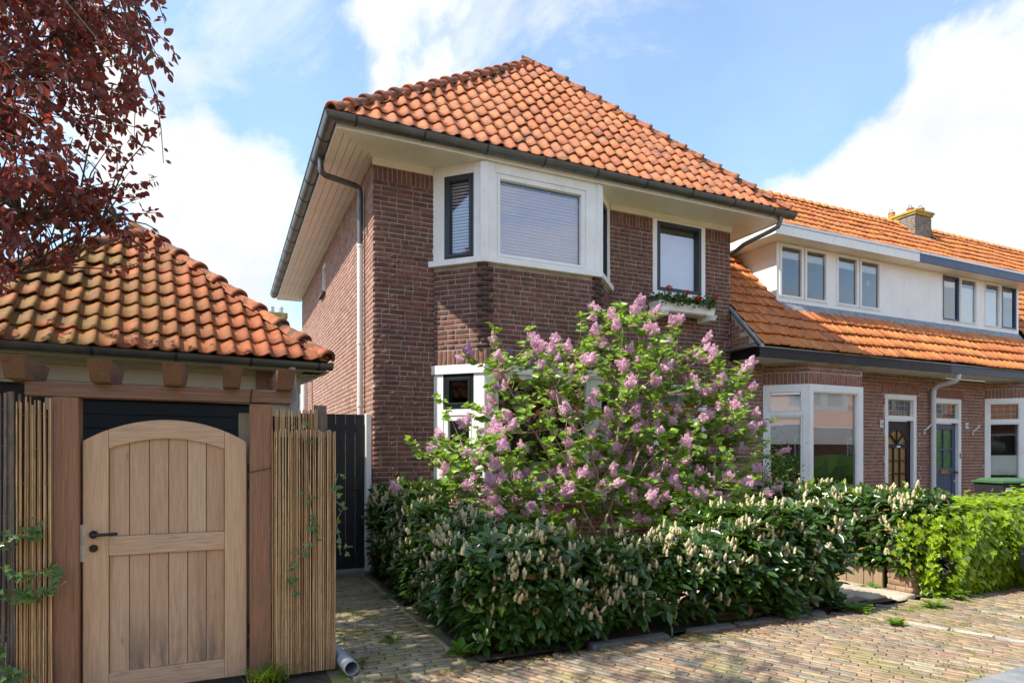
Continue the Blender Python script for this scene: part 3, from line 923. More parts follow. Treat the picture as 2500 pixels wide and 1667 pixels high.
# ---- frieze, soffit, fascia
casing([(F_F, -.02, A_[0] - XL - .02, 5.545, ZS, 0, .03)], 'frieze', 'cream')
casing([(F_F, D_[0] - XL + .02, fw + .02, 5.55, ZS, 0, .03)], 'frieze', 'cream')
X0, X1, Y0 = 1.285, 8.83, 8.005
nb = 6
bw = (YF - Y0 + .0) / nb
for k in range(nb):
    y0, y1 = Y0 + k * bw + .002, Y0 + (k + 1) * bw - .003
    e0, e1 = y0 - Y0, y1 - Y0
    G().hexa([(X0 + e0, y0, ZS), (X1 - e0, y0, ZS), (X1 - e1, y1, ZS), (X0 + e1, y1, ZS), (X0 + e0, y0, ZS + .018), (X1 - e0, y0, ZS + .018), (X1 - e1, y1, ZS + .018), (X0 + e1, y1, ZS + .018)]).build('soffit_board', 'cream', house, bevel=.003)
    for xs, sg in ((X0, 1), (X1, -1)):
        xa, xb = xs + sg * e0, xs + sg * e1
        G().hexa([(xa, y0 + .004, ZS), (xb, y1 + .004, ZS), (xb, 17.6, ZS), (xa, 17.6, ZS), (xa, y0 + .004, ZS + .018), (xb, y1 + .004, ZS + .018), (xb, 17.6, ZS + .018), (xa, 17.6, ZS + .018)]).build('soffit_board', 'cream', house, bevel=.003)
g = G().box(X0 - .016, X1 + .016, Y0 - .016, Y0 - .001, ZS - .012, ZS + .07).box(X0 - .016, X0 - .001, Y0 - .001, 17.6, ZS - .012, ZS + .07).box(X1 + .001, X1 + .016, Y0 - .001, 17.6, ZS - .012, ZS + .07)
g.build('fascia', 'white', house)
# ---- gutter with straps, downpipes
GZ = 5.765
g = G()
gutter(g, [(1.2, 17.6, GZ), (1.2, 7.92, GZ), (9.02, 7.92, GZ)], .088)
gut = g.build('gutter', 'zinc', house, smooth=True)


def strap(c, d, r):
    d = Vector(d)
    n_ = d.cross(Vector((0, 0, 1)))
    g = G()
    P_ = []
    for s_, q in ((-.012, r), (.012, r), (.012, r - .006), (-.012, r - .006)):
        P_.append([Vector(c) + d * s_ - n_ * math.cos(math.pi * k / 8) * -q + Vector((0, 0, -math.sin(math.pi * k / 8) * q)) for k in range(9)])
    v = [p for k in range(9) for p in (P_[0][k], P_[1][k], P_[2][k], P_[3][k])]
    f = [(4 * k + i, 4 * k + (i + 1) % 4, 4 * k + 4 + (i + 1) % 4, 4 * k + 4 + i) for k in range(8) for i in range(4)]
    return g.add(v, f)


for x in [1.49 + .876 * k for k in range(9)]:
    strap((x, 7.92, GZ), (1, 0, 0), .094).build('gutter_strap', 'strap', gut)
for k in range(13):
    strap((1.2, 8.5 + k * .72, GZ), (0, -1, 0), .094).build('gutter_strap', 'strap', gut)
G().tube([(1.22, 9.0, 5.70), (1.22, 9.0, 5.54), (1.235, 9.0, 5.49), (1.28, 9.02, 5.465), (1.72, 9.15, 5.45), (1.775, 9.165, 5.43), (1.79, 9.17, 5.37), (1.79, 9.17, 4.6)], .04, 12).build('downpipe_bend', 'zinc', house, smooth=True)
dp = G().tube([(1.79, 9.17, 4.62), (1.79, 9.17, .05)], .042, 12).build('downpipe', 'pvc_white', house, smooth=True)
for z in (4.6, 3.2, 2.3):
    G().tube([(1.79, 9.17, z - .02), (1.79, 9.17, z + .02)], .048, 12).fbox(F_S, YB - 9.175, YB - 9.165, z - .006, z + .006, 0, .06).build('pipe_clip', 'pvc_white', dp, smooth=True)
G().tube([(8.72, 7.93, 5.70), (8.72, 7.93, 5.6), (8.7, 7.96, 5.52), (8.62, 8.06, 5.46), (8.36, 8.4, 5.30), (8.34, 8.6, 5.22), (8.34, 9.0, 5.1)], .038, 10).build('downpipe_bend', 'zinc', house, smooth=True)
G().tube([(1.84, 15.1, 3.32), (1.76, 15.1, 3.32), (1.70, 15.1, 3.28), (1.68, 15.1, 3.2), (1.68, 15.1, .1)], .075, 12).build('vent_pipe', 'pvc_white', house, smooth=True)
G().tube([(1.76, 16.6, 3.1), (1.76, 16.6, .1)], .06, 10).build('vent_pipe', 'pvc_white', house, smooth=True)
# ---- roof
EL, ER, EY, EZ = 1.2, 8.9, 7.95, 5.77
AP = (5.05, 10.18, 8.60)
g = G()
v = [(EL, EY, EZ), (ER, EY, EZ), (ER, 17.6, EZ), (EL, 17.6, EZ), AP, (5.05, 15.4, 8.60)]
g.add(v, [(0, 1, 4), (1, 2, 5, 4), (2, 3, 5), (3, 0, 4, 5)])
roof = g.build('roof', 'deck', house)
sl = Vector((0, AP[1] - EY, AP[2] - EZ))
SL = sl.length
sv = sl / SL
nv = Vector((1, 0, 0)).cross(sv)
O = Vector((EL, EY - .02, EZ)) + nv * .02
hw = (ER - EL) / 2
xlo = lambda y: np.asarray(y) / SL * hw
xhi = lambda y: 2 * hw - np.asarray(y) / SL * hw
Ms, cut, cen, nn = tile_field(T_MAIN, O, (1, 0, 0), sv, 2 * hw, .208, .285, 13, xlo, xhi, seed=5)
sc_, _, _ = pixel_area(cen, np.full(len(cen), .06), nn)
emit(roof, 'roof_tile', 'roof_tiles', T_MAIN, Ms, 'tile_main', 290, sc_, smooth=True, extra=cut)
HT = hip_template(.37, .098, .085, .018)
nF, nL, nR = Vector(nv), Vector((-.594, 0, .804)), Vector((.594, 0, .804))
hl, _ = hip_line((EL + .0, EY - .02, EZ + .02), (AP[0], AP[1], AP[2] + .02), nF + nL, 17, seed=1)
hr, _ = hip_line((ER + .02, EY - .02, EZ + .035), (AP[0] + .03, AP[1], AP[2] + .02), nF + nR, 15, seed=2)
rd, _ = hip_line((5.05, 15.4, 8.62), (5.05, 10.25, 8.62), (0, 0, 1), 14, seed=3)
emit(roof, 'hip_tile', 'hip_tiles', HT, np.concatenate([hl, hr, rd]), 'ridge', 60, np.ones(46), smooth=True)

# ================================================================== window box
wb = thing('window_box', 'white wooden flower box on two brackets under the upper right window', 'flower box', (7.0, 8.4, 3.9))
g = G()
for fr_ in (0,):
    yb0, yb1, t_ = 8.56, 8.28, .02
    x0, x1 = 6.42, 7.62
    z0, z1 = 3.955, 4.11
    sp = .03
    g.hexa([(x0 + sp, yb1 + .02, z0), (x1 - sp, yb1 + .02, z0), (x1 - sp, yb1 + .04, z0), (x0 + sp, yb1 + .04, z0), (x0, yb1, z1), (x1, yb1, z1), (x1, yb1 + t_, z1), (x0, yb1 + t_, z1)])
    g.build('front_board', 'white', wb, bevel=.003)
    for xa, sg in ((x0, 1), (x1, -1)):
        G().hexa([(xa + sg * sp, yb1 + .042, z0), (xa + sg * (sp + t_), yb1 + .042, z0), (xa + sg * (sp + t_), yb0, z0), (xa + sg * sp, yb0, z0), (xa, yb1 + .022, z1), (xa + sg * t_, yb1 + .022, z1), (xa + sg * t_, yb0, z1), (xa, yb0, z1)]).build('side_board', 'white', wb)
    G().box(x0 + .05, x1 - .05, yb1 + .045, yb0, z0, z1 - .03).build('compost', 'soil', wb)
    G().box(x0 + .03, x1 - .03, yb1 + .04, yb0, z0 - .012, z0 - .001).build('bottom_board', 'white', wb)
for x in (6.47, 7.47):
    G().hexa([(x, 8.27, 3.86), (x + .12, 8.27, 3.86), (x + .12, 8.6, 3.85), (x, 8.6, 3.85), (x, 8.22, 3.94), (x + .12, 8.22, 3.94), (x + .12, 8.6, 3.94), (x, 8.6, 3.94)]).build('bracket', 'white', wb, bevel=.004)

# ================================================================== terraced houses
ZR = 3.42
TS, TC = math.sin(R(47.5)), math.cos(R(47.5))
RIDGE_Y = 12.7
yr = lambda Y: (Y - 7.93) / TC
F_R = Fr((0, YF, 0), (1, 0, 0))                         # u = world X
rowdefs = [('terraced_house', 'low terraced house with white dormer and aubergine eaves board beside the tall house', 8.25, 13.54),
           ('terraced_house', 'terraced house with slate blue dormer edge and blue front door', 13.54, 18.83),
           ('terraced_house', 'far terraced house with the broad brick chimney on its ridge', 18.83, 27.2)]
TH = []
for i, (nm, lb, xa, xb) in enumerate(rowdefs):
    h = thing(nm, lb, 'house', ((xa + xb) / 2, 10.6, 0), 'terraced houses in one row')
    TH.append(h)
    rg = G()
    ze = ZR + (RIDGE_Y - 7.93) * TS / TC
    xs = xa if i else xa
    rg.add([(xs, 7.93, ZR), (xb, 7.93, ZR), (xb, RIDGE_Y, ze), (xs, RIDGE_Y, ze), (xb, 17.4, ZR), (xs, 17.4, ZR)], [(0, 1, 2, 3), (3, 2, 4, 5)])
    rf = rg.build('roof', 'deck', h)
    h['_'] = 0
    del h['_']
    def skip(x, y, xa=xa, i=i):
        X = xa + x
        if 9.72 < X < 17.93 and yr(8.94) - .16 < y < yr(10.25) - .12: return True
        if X < 8.95 and y > yr(10.1): return True
        if 19.05 < X < 19.95 and yr(12.25) < y: return True
        return False
    O = Vector((xa, 7.90, ZR)) + Vector((0, -TS, TC)) * .02
    W = xb - xa
    pit = W / round(W / .2035)
    Ms, cut, cen, nn = tile_field(T_ROW, O, (1, 0, 0), (0, TC, TS), W - .01, pit, .31, 23, None, None, skip, seed=20 + i)
    if i < 2:                                          # tiles running under the dormer foot
        pass
    sc_, _, _ = pixel_area(cen, np.full(len(cen), .06), nn)
    emit(rf, 'roof_tile', 'roof_tiles', T_ROW, Ms, 'tile_row', 290 if i < 2 else 120, sc_, smooth=True, extra=cut)
    x0r = max(xa, 8.9)
    n_ = int((xb - x0r) / .3)
    rm, rc = hip_line((xb, RIDGE_Y, ze + .015), (x0r, RIDGE_Y, ze + .015), (0, 0, 1), n_, seed=30 + i)
    if i == 2:
        k_ = ~((rc[:, 0] > 19.0) & (rc[:, 0] < 20.25))
        rm = rm[k_]
    emit(rf, 'ridge_tile', 'ridge_tiles', hip_template(.33, .12, .105), rm, 'ridge_row', 60, np.ones(len(rm)), smooth=True)

h16, h14, h12 = TH
# ---- walls
bayA, bayD = 9.02, 11.52
hole16 = [(9.02, 11.52, -1, 9), (12.404, 13.418, -1, 2.84)]
hole14 = [(13.96, 14.974, -1, 2.81), (15.85, 18.35, -1, 9)]


def row_bay(h, xA, seed, zt):
    fl, fc, fr = Fr((xA, 8.6, 0), (.54, -.54, 0)), Fr((xA + .54, 8.06, 0), (1, 0, 0)), Fr((xA + 1.96, 8.06, 0), (.54, .54, 0))
    L = .54 * math.sqrt(2)
    rows_ = []
    g = G()
    for k, (f, l) in enumerate(((fl, L), (fc, 1.42), (fr, L))):
        wall_sheet(g, f, l, 0, .9, [])
        wall_sheet(g, f, l, 2.86, zt, [])
        rows_.append((f, brick_rows(l, .02, .88, [], seed=seed + k)))
        rows_.append((f, soldiers(0, l, 2.965, .2)))
        rows_.append((f, brick_rows(l, 3.08, zt, [], seed=seed + 5 + k)))
    return fl, fc, fr, L, g, rows_


for h, xa, xb, holes, xA, seed in ((h16, 8.24, 13.54, hole16, 9.02, 41), (h14, 13.54, 18.83, hole14, 15.85, 61)):
    fl, fc, frr, L, g, rl = row_bay(h, xA, seed, 3.26)
    wall_sheet(g, F_R, xb, 0, 3.26, holes, u0=xa)
    if h is h16:                                       # small gable beside the tall house
        g.add([(8.256, 8.0, 3.30), (8.256, 8.6, 3.30), (8.256, 8.6, 4.12), (8.256, 8.0, 3.47)], [(0, 1, 2, 3)])
    wl = g.build('wall', 'mortar_row', h)
    rl.append((F_R, brick_rows(xb, .02, 3.25, holes + [(hole16[1][0] - .12, hole16[1][1] + .12, 2.84, 3.05), (hole14[0][0] - .12, hole14[0][1] + .12, 2.81, 3.03)], u0=xa, seed=seed + 9)))
    d_ = hole16[1] if h is h16 else hole14[0]
    rl.append((F_R, soldiers(d_[0] - .11, d_[1] + .11, d_[3] + .115, .2)))
    if h is h16:
        fg = Fr((8.25, 8.62, 0), (0, -1, 0))
        rr = [q for q in brick_rows(.6, 3.44, 4.1, [], seed=77) if q[1] < ZR + (8.6 - 7.93 - q[0] - q[2] / 2) * 1.09 - .0]
        rl.append((fg, rr))
    Ml, Al, Nl = [], [], []
    for k, (f, r_) in enumerate(rl):
        if r_: addb(f, r_, seed + k)
    Ms, As, Ns = np.concatenate(Ml), np.concatenate(Al), np.concatenate(Nl)
    px, uu, vv = pixel_area(Ms[:, :3, 3], As, Ns)
    emit(wl, 'brick', 'brickwork', BRICK, Ms, 'brick_row', 290, px * np.where((vv > 1190) | (uu < 1830) & (vv > 960), .05, 1))
    # bay window frames
    casing([(fl, 0, .1, .9, 2.86, -.1, .02), (fl, .66, L, .9, 2.86, -.1, .02), (fl, .1, .66, 2.75, 2.86, -.1, .02), (fl, .1, .66, 2.29, 2.37, -.1, .02)], 'bay_casing', 'white_row', h)
    casing([(fc, 0, .1, .9, 2.86, -.1, .02), (fc, 1.3, 1.42, .9, 2.86, -.1, .02), (fc, .1, 1.3, 2.73, 2.86, -.1, .02)], 'bay_casing', 'white_row', h)
    casing([(frr, 0, .1, .9, 2.86, -.1, .02), (frr, .66, L, .9, 2.86, -.1, .02), (frr, .1, .66, 2.75, 2.86, -.1, .02)], 'bay_casing', 'white_row', h)
    G().fbox(fl, -.04, L + .03, .83, .9, -.06, .06).fbox(fc, -.02, 1.44, .832, .902, -.06, .062).fbox(frr, -.03, L + .04, .83, .9, -.06, .06).build('sill', 'white_row', h)
    if h is h16:
        window(h, fl, .1, .66, 2.37, 2.75, .03, -.08, .026, 'white_row', sash=None, blind=('roller', 2.40, 2.66, 'shade'), pane_n=-.03)
        g = G().fbox(fl, .14, .62, 2.675, 2.715, -.028, .012).build('vent_grille', 'alu', h)
        window(h, fl, .1, .66, .9, 2.29, .03, -.08, .01, 'white_row', blind=('roller', 1.80, 2.26, 'shade'), pane_n=-.04)
        window(h, fc, .1, 1.3, .9, 2.73, .02, -.08, .005, 'white_row', blind=('roller', 1.80, 2.72, 'shade'), pane_n=-.04, label='wide front window of the bay with roller blind half down')
        window(h, frr, .1, .66, .9, 2.75, .03, -.08, .01, 'white_row', pane_n=-.04)
    else:
        window(h, fl, .1, .66, 2.37, 2.75, .02, -.08, .012, 'white_row', pane_n=-.04, grid=(4, 3), glass='glass_dim', room='greenglass', label='leaded top light over the bay window')
        window(h, fl, .1, .66, .9, 2.29, .02, -.08, .012, 'white_row', blind=('pleat', 1.12, 1.55, 'shade'), pane_n=-.04, room='greyroom')
        window(h, fc, .1, 1.3, .9, 2.73, .03, -.08, .012, 'white_row', pane_n=-.04)
        window(h, frr, .1, .66, .9, 2.75, .03, -.08, .012, 'white_row', pane_n=-.04)
wg = G()
wall_sheet(wg, F_R, 27.2, 0, 3.26, [], u0=18.83)
wl = wg.build('wall', 'mortar_row', h12)
Ms, As, Ns = brick_mats(F_R, brick_rows(27.2, .02, 3.25, [], u0=18.83, seed=90), seed=90)
emit(wl, 'brick', 'brickwork', BRICK, Ms, 'brick_row', 0, None)
# ---- eaves
for h, xa, xb, m in ((h16, 8.25, 13.50, 'aubergine'), (h14, 13.50, 18.83, 'navyfascia'), (h12, 18.83, 27.2, 'navyfascia')):
    G().box(xa + .002, xb - .002, 7.94, 7.97, 3.25, 3.415).build('eaves_board', m, h, bevel=.004)
    G().box(xa, xb, 7.925, 7.985, 3.417, 3.437).build('eaves_trim', 'zinc_light', h)
    for k in range(7):
        y0 = 7.972 + k * .089
        G().box(xa + .03, xb - .002, y0, y0 + .084, 3.262, 3.276).build('soffit_board', 'white_row', h)
    G().box(xa + .03, xb - .002, 7.98, 8.6, 3.279, 3.29).build('soffit_backing', 'white_row', h)
G().box(8.238, 8.268, 7.972, 8.6, 3.25, 3.415).build('eaves_board', 'aubergine', h16, bevel=.004)
G().hexa([(8.20, 7.86, 3.40), (8.27, 7.86, 3.40), (8.27, 8.62, 4.20), (8.20, 8.62, 4.20), (8.20, 7.86, 3.45), (8.27, 7.86, 3.45), (8.27, 8.62, 4.26), (8.20, 8.62, 4.26)]).build('verge_trim', 'zinc_light', h16)
G().box(8.1, 8.26, 7.94, 8.6, 3.42, 3.435).build('lead_flashing', 'lead', h16)
# ---- dormers
DX0, DXM, DX1, DY, DZ0, DZ1 = 9.73, 13.54, 17.9, 8.94, 4.36, 5.71
F_D = Fr((0, DY, 0), (1, 0, 0))
wins = {0: [(9.80, 11.14), (11.39, 12.76)], 1: [(14.85, 16.18), (16.475, 17.80)]}
for i, (h, xa, xb, fm) in enumerate(((h16, DX0, DXM, 'white_row'), (h14, DXM, DX1, 'navy'))):
    g = G()
    hs = [(a, b, 4.64, 5.70) for a, b in wins[i]]
    wall_sheet(g, F_D, xb, DZ0 + .14, DZ1, hs, .12, u0=xa)
    if i == 0:
        g.add([(DX0, DY, 4.5), (DX0, DY, DZ1), (DX0, 10.06, DZ1)], [(0, 1, 2)])
    else:
        g.add([(DX1, DY, 4.5), (DX1, DY, DZ1), (DX1, 10.06, DZ1)], [(0, 1, 2)])
    dm = g.build('dormer', 'white_row', h, label='white dormer wall' if i == 0 else 'white dormer wall under a slate blue edge')
    ex0, ex1 = (9.34, xb) if i == 0 else (xa, 18.3)
    G().box(ex0, ex1, 8.6, 8.625, DZ1, 5.885).build('dormer_fascia', fm, h, bevel=.004)
    G().box(ex0 - .01, ex1, 8.585, 8.64, 5.888, 5.93).build('dormer_trim', 'alu', h)
    if i == 0:
        G().box(9.34, 9.365, 8.626, 10.3, DZ1, 5.885).build('dormer_fascia', fm, h, bevel=.004)
        G().box(9.325, 9.38, 8.641, 10.3, 5.888, 5.93).build('dormer_trim', 'alu', h)
    else:
        G().box(18.275, 18.3, 8.626, 10.3, DZ1, 5.885).build('dormer_fascia', fm, h, bevel=.004)
    G().box(ex0 + .026, ex1 - (.0 if i == 0 else .03), 8.626, 10.25, DZ1 + .005, 5.88).build('dormer_roof', 'cream', h)
    for a, b in wins[i]:
        m_ = (a + b) / 2
        for j, (p, q) in enumerate(((a, m_ - .015), (m_ + .015, b))):
            navy = (i == 1) and ((a < 15 and j == 0) or (a > 16 and j == 1))
            sm = 'navy' if navy else 'white_row'
            window(h, F_D, p, q, 4.64, 5.70, .02, -.06, .014, 'white_row', sash=(.036 if not (i == 1 and not navy) else .02, sm), pane_n=-.022,
                   room='greyroom', blind=('pleat', 5.44, 5.56, 'shade') if not (i == 1 and not navy) else ('roller', 4.7, 5.5, 'shade'),
                   label='slate blue dormer casement' if navy else None)
    G().hexa([(xa, DY - .13, 4.37), (xb, DY - .13, 4.37), (xb, DY, 4.5), (xa, DY, 4.5), (xa, DY - .13, 4.385), (xb, DY - .13, 4.385), (xb, DY - .005, 4.56), (xa, DY - .005, 4.56)]).build('lead_flashing', 'lead', h)
G().tube([(9.71, 8.88, 4.5), (9.66, 9.2, 4.84), (9.68, 9.5, 5.17), (9.66, 10.1, 5.82)], [.03, .04, .035, .04], 6).build('lead_flashing', 'lead', h16)
# snowflake in the dormer
g = G()
for k in range(3):
    a = R(60 * k + 30)
    c0 = F_D.p(12.42, -.045, 5.21)
    dx, dz = math.cos(a) * .07, math.sin(a) * .07
    g.tube([c0 - Vector((dx, 0, dz)), c0 + Vector((dx, 0, dz))], .008, 5)
tag(g.build('snowflake', 'sign'), 'white paper snowflake hanging in the white dormer window', 'decoration')
# ---- doors of the terraces
def arch_pts(fr, uc, z, r, n_, k0=0, k1=12):
    return [fr.p(uc + r * math.cos(math.pi * k / 12), n_, z + r * math.sin(math.pi * k / 12)) for k in range(k0, k1 + 1)]


def row_door(h, a, b, zt, mat, style, ztr, zd):
    f = G().ring(F_R, a, b, 0, zt, .1, -.14, .01, .1, .03).fbox(F_R, a + .1, b - .1, zd, ztr, -.14, .008).build('door_frame', 'white_row', h, bevel=.005)
    p, q = a + .1, b - .1
    window(h, F_R, p, q, ztr, zt - .1, .015, -.1, -.03, 'white_row', pane_n=-.06, grid=(4, 3), glass='glass_dim', name='transom', room='amber' if style == 'four' else 'darkroom')
    d = G()
    if style == 'arch':
        mid = (p + q) / 2 - .02
        w_ = .30
        d.fbox(F_R, p, mid - w_, .02, zd - .01, -.12, -.06).fbox(F_R, mid + w_, q, .02, zd - .01, -.12, -.06)
        d.fbox(F_R, mid - w_, mid + w_, .02, .92, -.12, -.06)
        zc = 1.86
        pts = arch_pts(F_R, mid, zc - .06, w_, -.06)
        top = [F_R.p(mid - w_, -.06, zd - .01), F_R.p(mid + w_, -.06, zd - .01)]
        for k in range(12):
            o1, o2 = pts[k], pts[k + 1]
            t1 = F_R.p(mid + w_ * math.cos(math.pi * k / 12), -.06, zd - .01)
            t2 = F_R.p(mid + w_ * math.cos(math.pi * (k + 1) / 12), -.06, zd - .01)
            d.add([o1, t1, t2, o2], [(0, 1, 2, 3)])
        d.fbox(F_R, mid - w_, mid + w_, zc - .13, zc - .05, -.12, -.06)
        for k in range(1, 3):
            uu_ = mid - w_ + 2 * w_ * k / 3
            d.fbox(F_R, uu_ - .016, uu_ + .016, .92, zc - .13, -.11, -.065)
        for k in range(1, 3):
            zz = .92 + (zc - 1.05) * k / 3
            d.fbox(F_R, mid - w_, mid + w_, zz - .014, zz + .014, -.11, -.063)
        for k in (3, 6, 9):
            e = pts[k]
            d.tube([F_R.p(mid, -.07, zc - .05), e + Vector((0, .01, 0))], .016, 6)
        dd = d.build('door', 'aubergine', h, bevel=.003)
        gl = G()
        gl.fbox(F_R, mid - w_, mid + w_, .92, zc + w_, -.1, -.09)
        gl.build('door_pane', 'amber', dd)
        G().fbox(F_R, mid - .16, mid + .16, .80, .88, -.06, -.05).build('letter_slot', 'steel', dd)
        G().fbox(F_R, mid - .06, mid + .0, .83, .85, -.05, -.048).build('sticker', 'orange', dd)
        G().fbox(F_R, mid - .02, mid + .09, zc - .125, zc - .085, -.06, -.055).build('name_plate', 'sign', dd)
        G().tube([F_R.p(p + .03, -.06, 1.2), F_R.p(p + .03, .0, 1.2)], .02, 8).fbox(F_R, p + .01, p + .09, 1.19, 1.21, -.015, 0).build('handle', 'steel', dd, smooth=True)
    else:
        d.ring(F_R, p, q, .02, zd - .01, .11, -.12, -.06, .13, .1)
        d.fbox(F_R, p + .11, q - .11, 1.14, 1.30, -.12, -.06)
        mid = (p + q) / 2
        d.fbox(F_R, mid - .022, mid + .022, 1.30, zd - .14, -.11, -.062)
        d.fbox(F_R, p + .11, q - .11, 1.68, 1.72, -.11, -.064)
        dd = d.build('door', 'navy', h, bevel=.003)
        G().fbox(F_R, p + .1, q - .1, 1.29, zd - .13, -.1, -.09).build('door_pane', 'greenglass', dd)
        n_ = 10
        for k in range(n_):
            u0 = p + .11 + (q - p - .22) * k / n_
            G().fbox(F_R, u0 + .004, u0 + (q - p - .22) / n_ - .004, .12, 1.135, -.11, -.075).build('door_plank', 'navy', dd)
        G().fbox(F_R, p + .11, q - .11, .12, 1.14, -.115, -.112).build('door_panel', 'navy', dd)
        G().fbox(F_R, mid - .14, mid + .14, 1.16, 1.27, -.06, -.048).fbox(F_R, mid - .09, mid + .09, 1.19, 1.24, -.05, -.044).build('letter_slot', 'brass', dd)
        for s_ in (-1, 1):
            G().fbox(F_R, mid + s_ * .045 - .013, mid + s_ * .045 + .013, 1.2, 1.225, -.046, -.043).build('sticker', 'orange', dd)
        G().tube([F_R.p(q - .05, -.06, 1.2), F_R.p(q - .05, -.02, 1.2)], .018, 8).lathe(F_R.p(q - .05, 0, 1.175), [(.01, 0), (.035, .012), (.035, .035), (.01, .05)], 10).build('handle', 'brass', dd, smooth=True)
        G().tube([F_R.p(q - .05, -.06, 1.0), F_R.p(q - .05, -.045, 1.0)], .028, 10).build('lock', 'steel', dd, smooth=True)


row_door(h16, 12.404, 13.418, 2.84, 'aubergine', 'arch', 2.39, 2.30)
row_door(h14, 13.96, 14.974, 2.81, 'navy', 'four', 2.37, 2.28)


def text(s, fr, u, z, n_, size, mat, parent):
    cu = bpy.data.curves.new('digits', 'FONT')
    cu.body = s
    cu.size = size
    cu.align_x, cu.align_y = 'CENTER', 'CENTER'
    cu.extrude = .001
    tmp = bpy.data.objects.new('digits', cu)
    me = bpy.data.meshes.new_from_object(tmp)
    bpy.data.objects.remove(tmp)
    me.materials.clear()
    o = mesh_obj('digits', me, mat)
    M = Matrix(((fr.u.x, 0, fr.n.x, 0), (fr.u.y, 0, fr.n.y, 0), (0, 1, 0, 0), (0, 0, 0, 1)))
    M.translation = fr.p(u, n_, z)
    setpar(o, parent, M)


for h, s_, u_, z_, ww, hh in ((h16, '16', 12.29, 2.22, .11, .15), (h14, '14', 15.17, 2.235, .12, .13)):
    hn = G().fbox(F_R, u_ - ww / 2, u_ + ww / 2, z_ - hh / 2, z_ + hh / 2, .012, .022).build('house_number', 'sign', h, bevel=.004, label='white enamel plate reading ' + s_)
    text(s_, F_R, u_, z_, .0235, .115, 'black', hn)
for h, u_ in ((h16, 13.66), (h14, 15.38)):
    G().tube([F_R.p(u_, .02, 2.10), F_R.p(u_ + .04, .06, 2.15), F_R.p(u_ + .12, .1, 2.24)], .022, 8).fbox(F_R, u_ - .03, u_ + .03, 2.02, 2.14, .012, .024).build('flag_holder', 'steel', h, smooth=True)
G().fbox(F_R, 14.91, 14.93, 1.5, 1.62, .012, .022).build('doorbell', 'black', h14)
dp = G().tube([(13.83, 7.99, 3.27), (13.83, 8.0, 3.16), (13.84, 8.06, 3.11), (13.87, 8.42, 3.06), (13.87, 8.5, 3.0), (13.87, 8.52, 2.92), (13.87, 8.52, .05)], .05, 12).build('downpipe', 'pvc_white', h16, smooth=True)
for z in (2.9, 2.1, .9):
    G().tube([(13.87, 8.52, z - .02), (13.87, 8.52, z + .02)], .056, 12).build('pipe_clip', 'pvc_white', dp, smooth=True)
# ---- chimney
ch = G().box(19.1, 19.88, 12.28, 13.35, 7.8, 8.9).build('chimney', 'mortar', h12, label='broad brick chimney with lichen on its cap')
rows_ = []
for f, L in ((Fr((19.1, 12.28, 0), (1, 0, 0)), .78), (Fr((19.1, 13.35, 0), (0, -1, 0)), 1.07)):
    M, a_, n_ = brick_mats(f, brick_rows(L + .004, 7.85, 8.9, [], u0=-.004, seed=95), seed=95)
    rows_.append(M)
M = np.concatenate(rows_)
emit(ch, 'brick', 'brickwork', BRICK, M, 'chimney', 290, np.ones(len(M)))
G().box(19.06, 19.92, 12.24, 13.39, 8.9, 8.96).box(19.03, 19.95, 12.21, 13.42, 8.962, 9.03).build('chimney_cap', 'lichen', ch, bevel=.008)
for x, y, m in ((19.22, 13.1, 'pot'), (19.4, 12.62, 'pot'), (19.72, 12.5, 'ridge')):
    G().lathe((x, y, 9.03), [(.1, 0), (.095, .16), (.105, .165), (.105, .19), (.08, .19)], 12).build('chimney_pot', m, ch, smooth=True)
    G().tube([(x - .09, y, 9.2), (x - .085, y, 9.27), (x - .04, y, 9.32), (x + .04, y, 9.32), (x + .085, y, 9.27), (x + .09, y, 9.2)], .007, 5).build('pot_guard', 'black', ch)
G().hexa([(19.0, 12.13, 8.03), (19.98, 12.13, 8.03), (19.98, 12.28, 8.2), (19.0, 12.28, 8.2), (19.0, 12.13, 8.06), (19.98, 12.13, 8.06), (19.98, 12.275, 8.26), (19.0, 12.275, 8.26)]).build('lead_flashing', 'lead', ch)
g = G()
for k in range(4):
    g.box(19.07, 19.085, 12.29 + k * .1, 12.40 + k * .1, 8.15 + k * .11, 8.34 + k * .11)
g.build('step_flashing', 'lead', ch)
# ================================================================== ground, road, path
def sheet(name, pts, z, mat, kind='structure'):
    g = G().add([(x, y, z) for x, y in pts], [tuple(range(len(pts)))])
    return tag(g.build(name, mat), kind=kind)


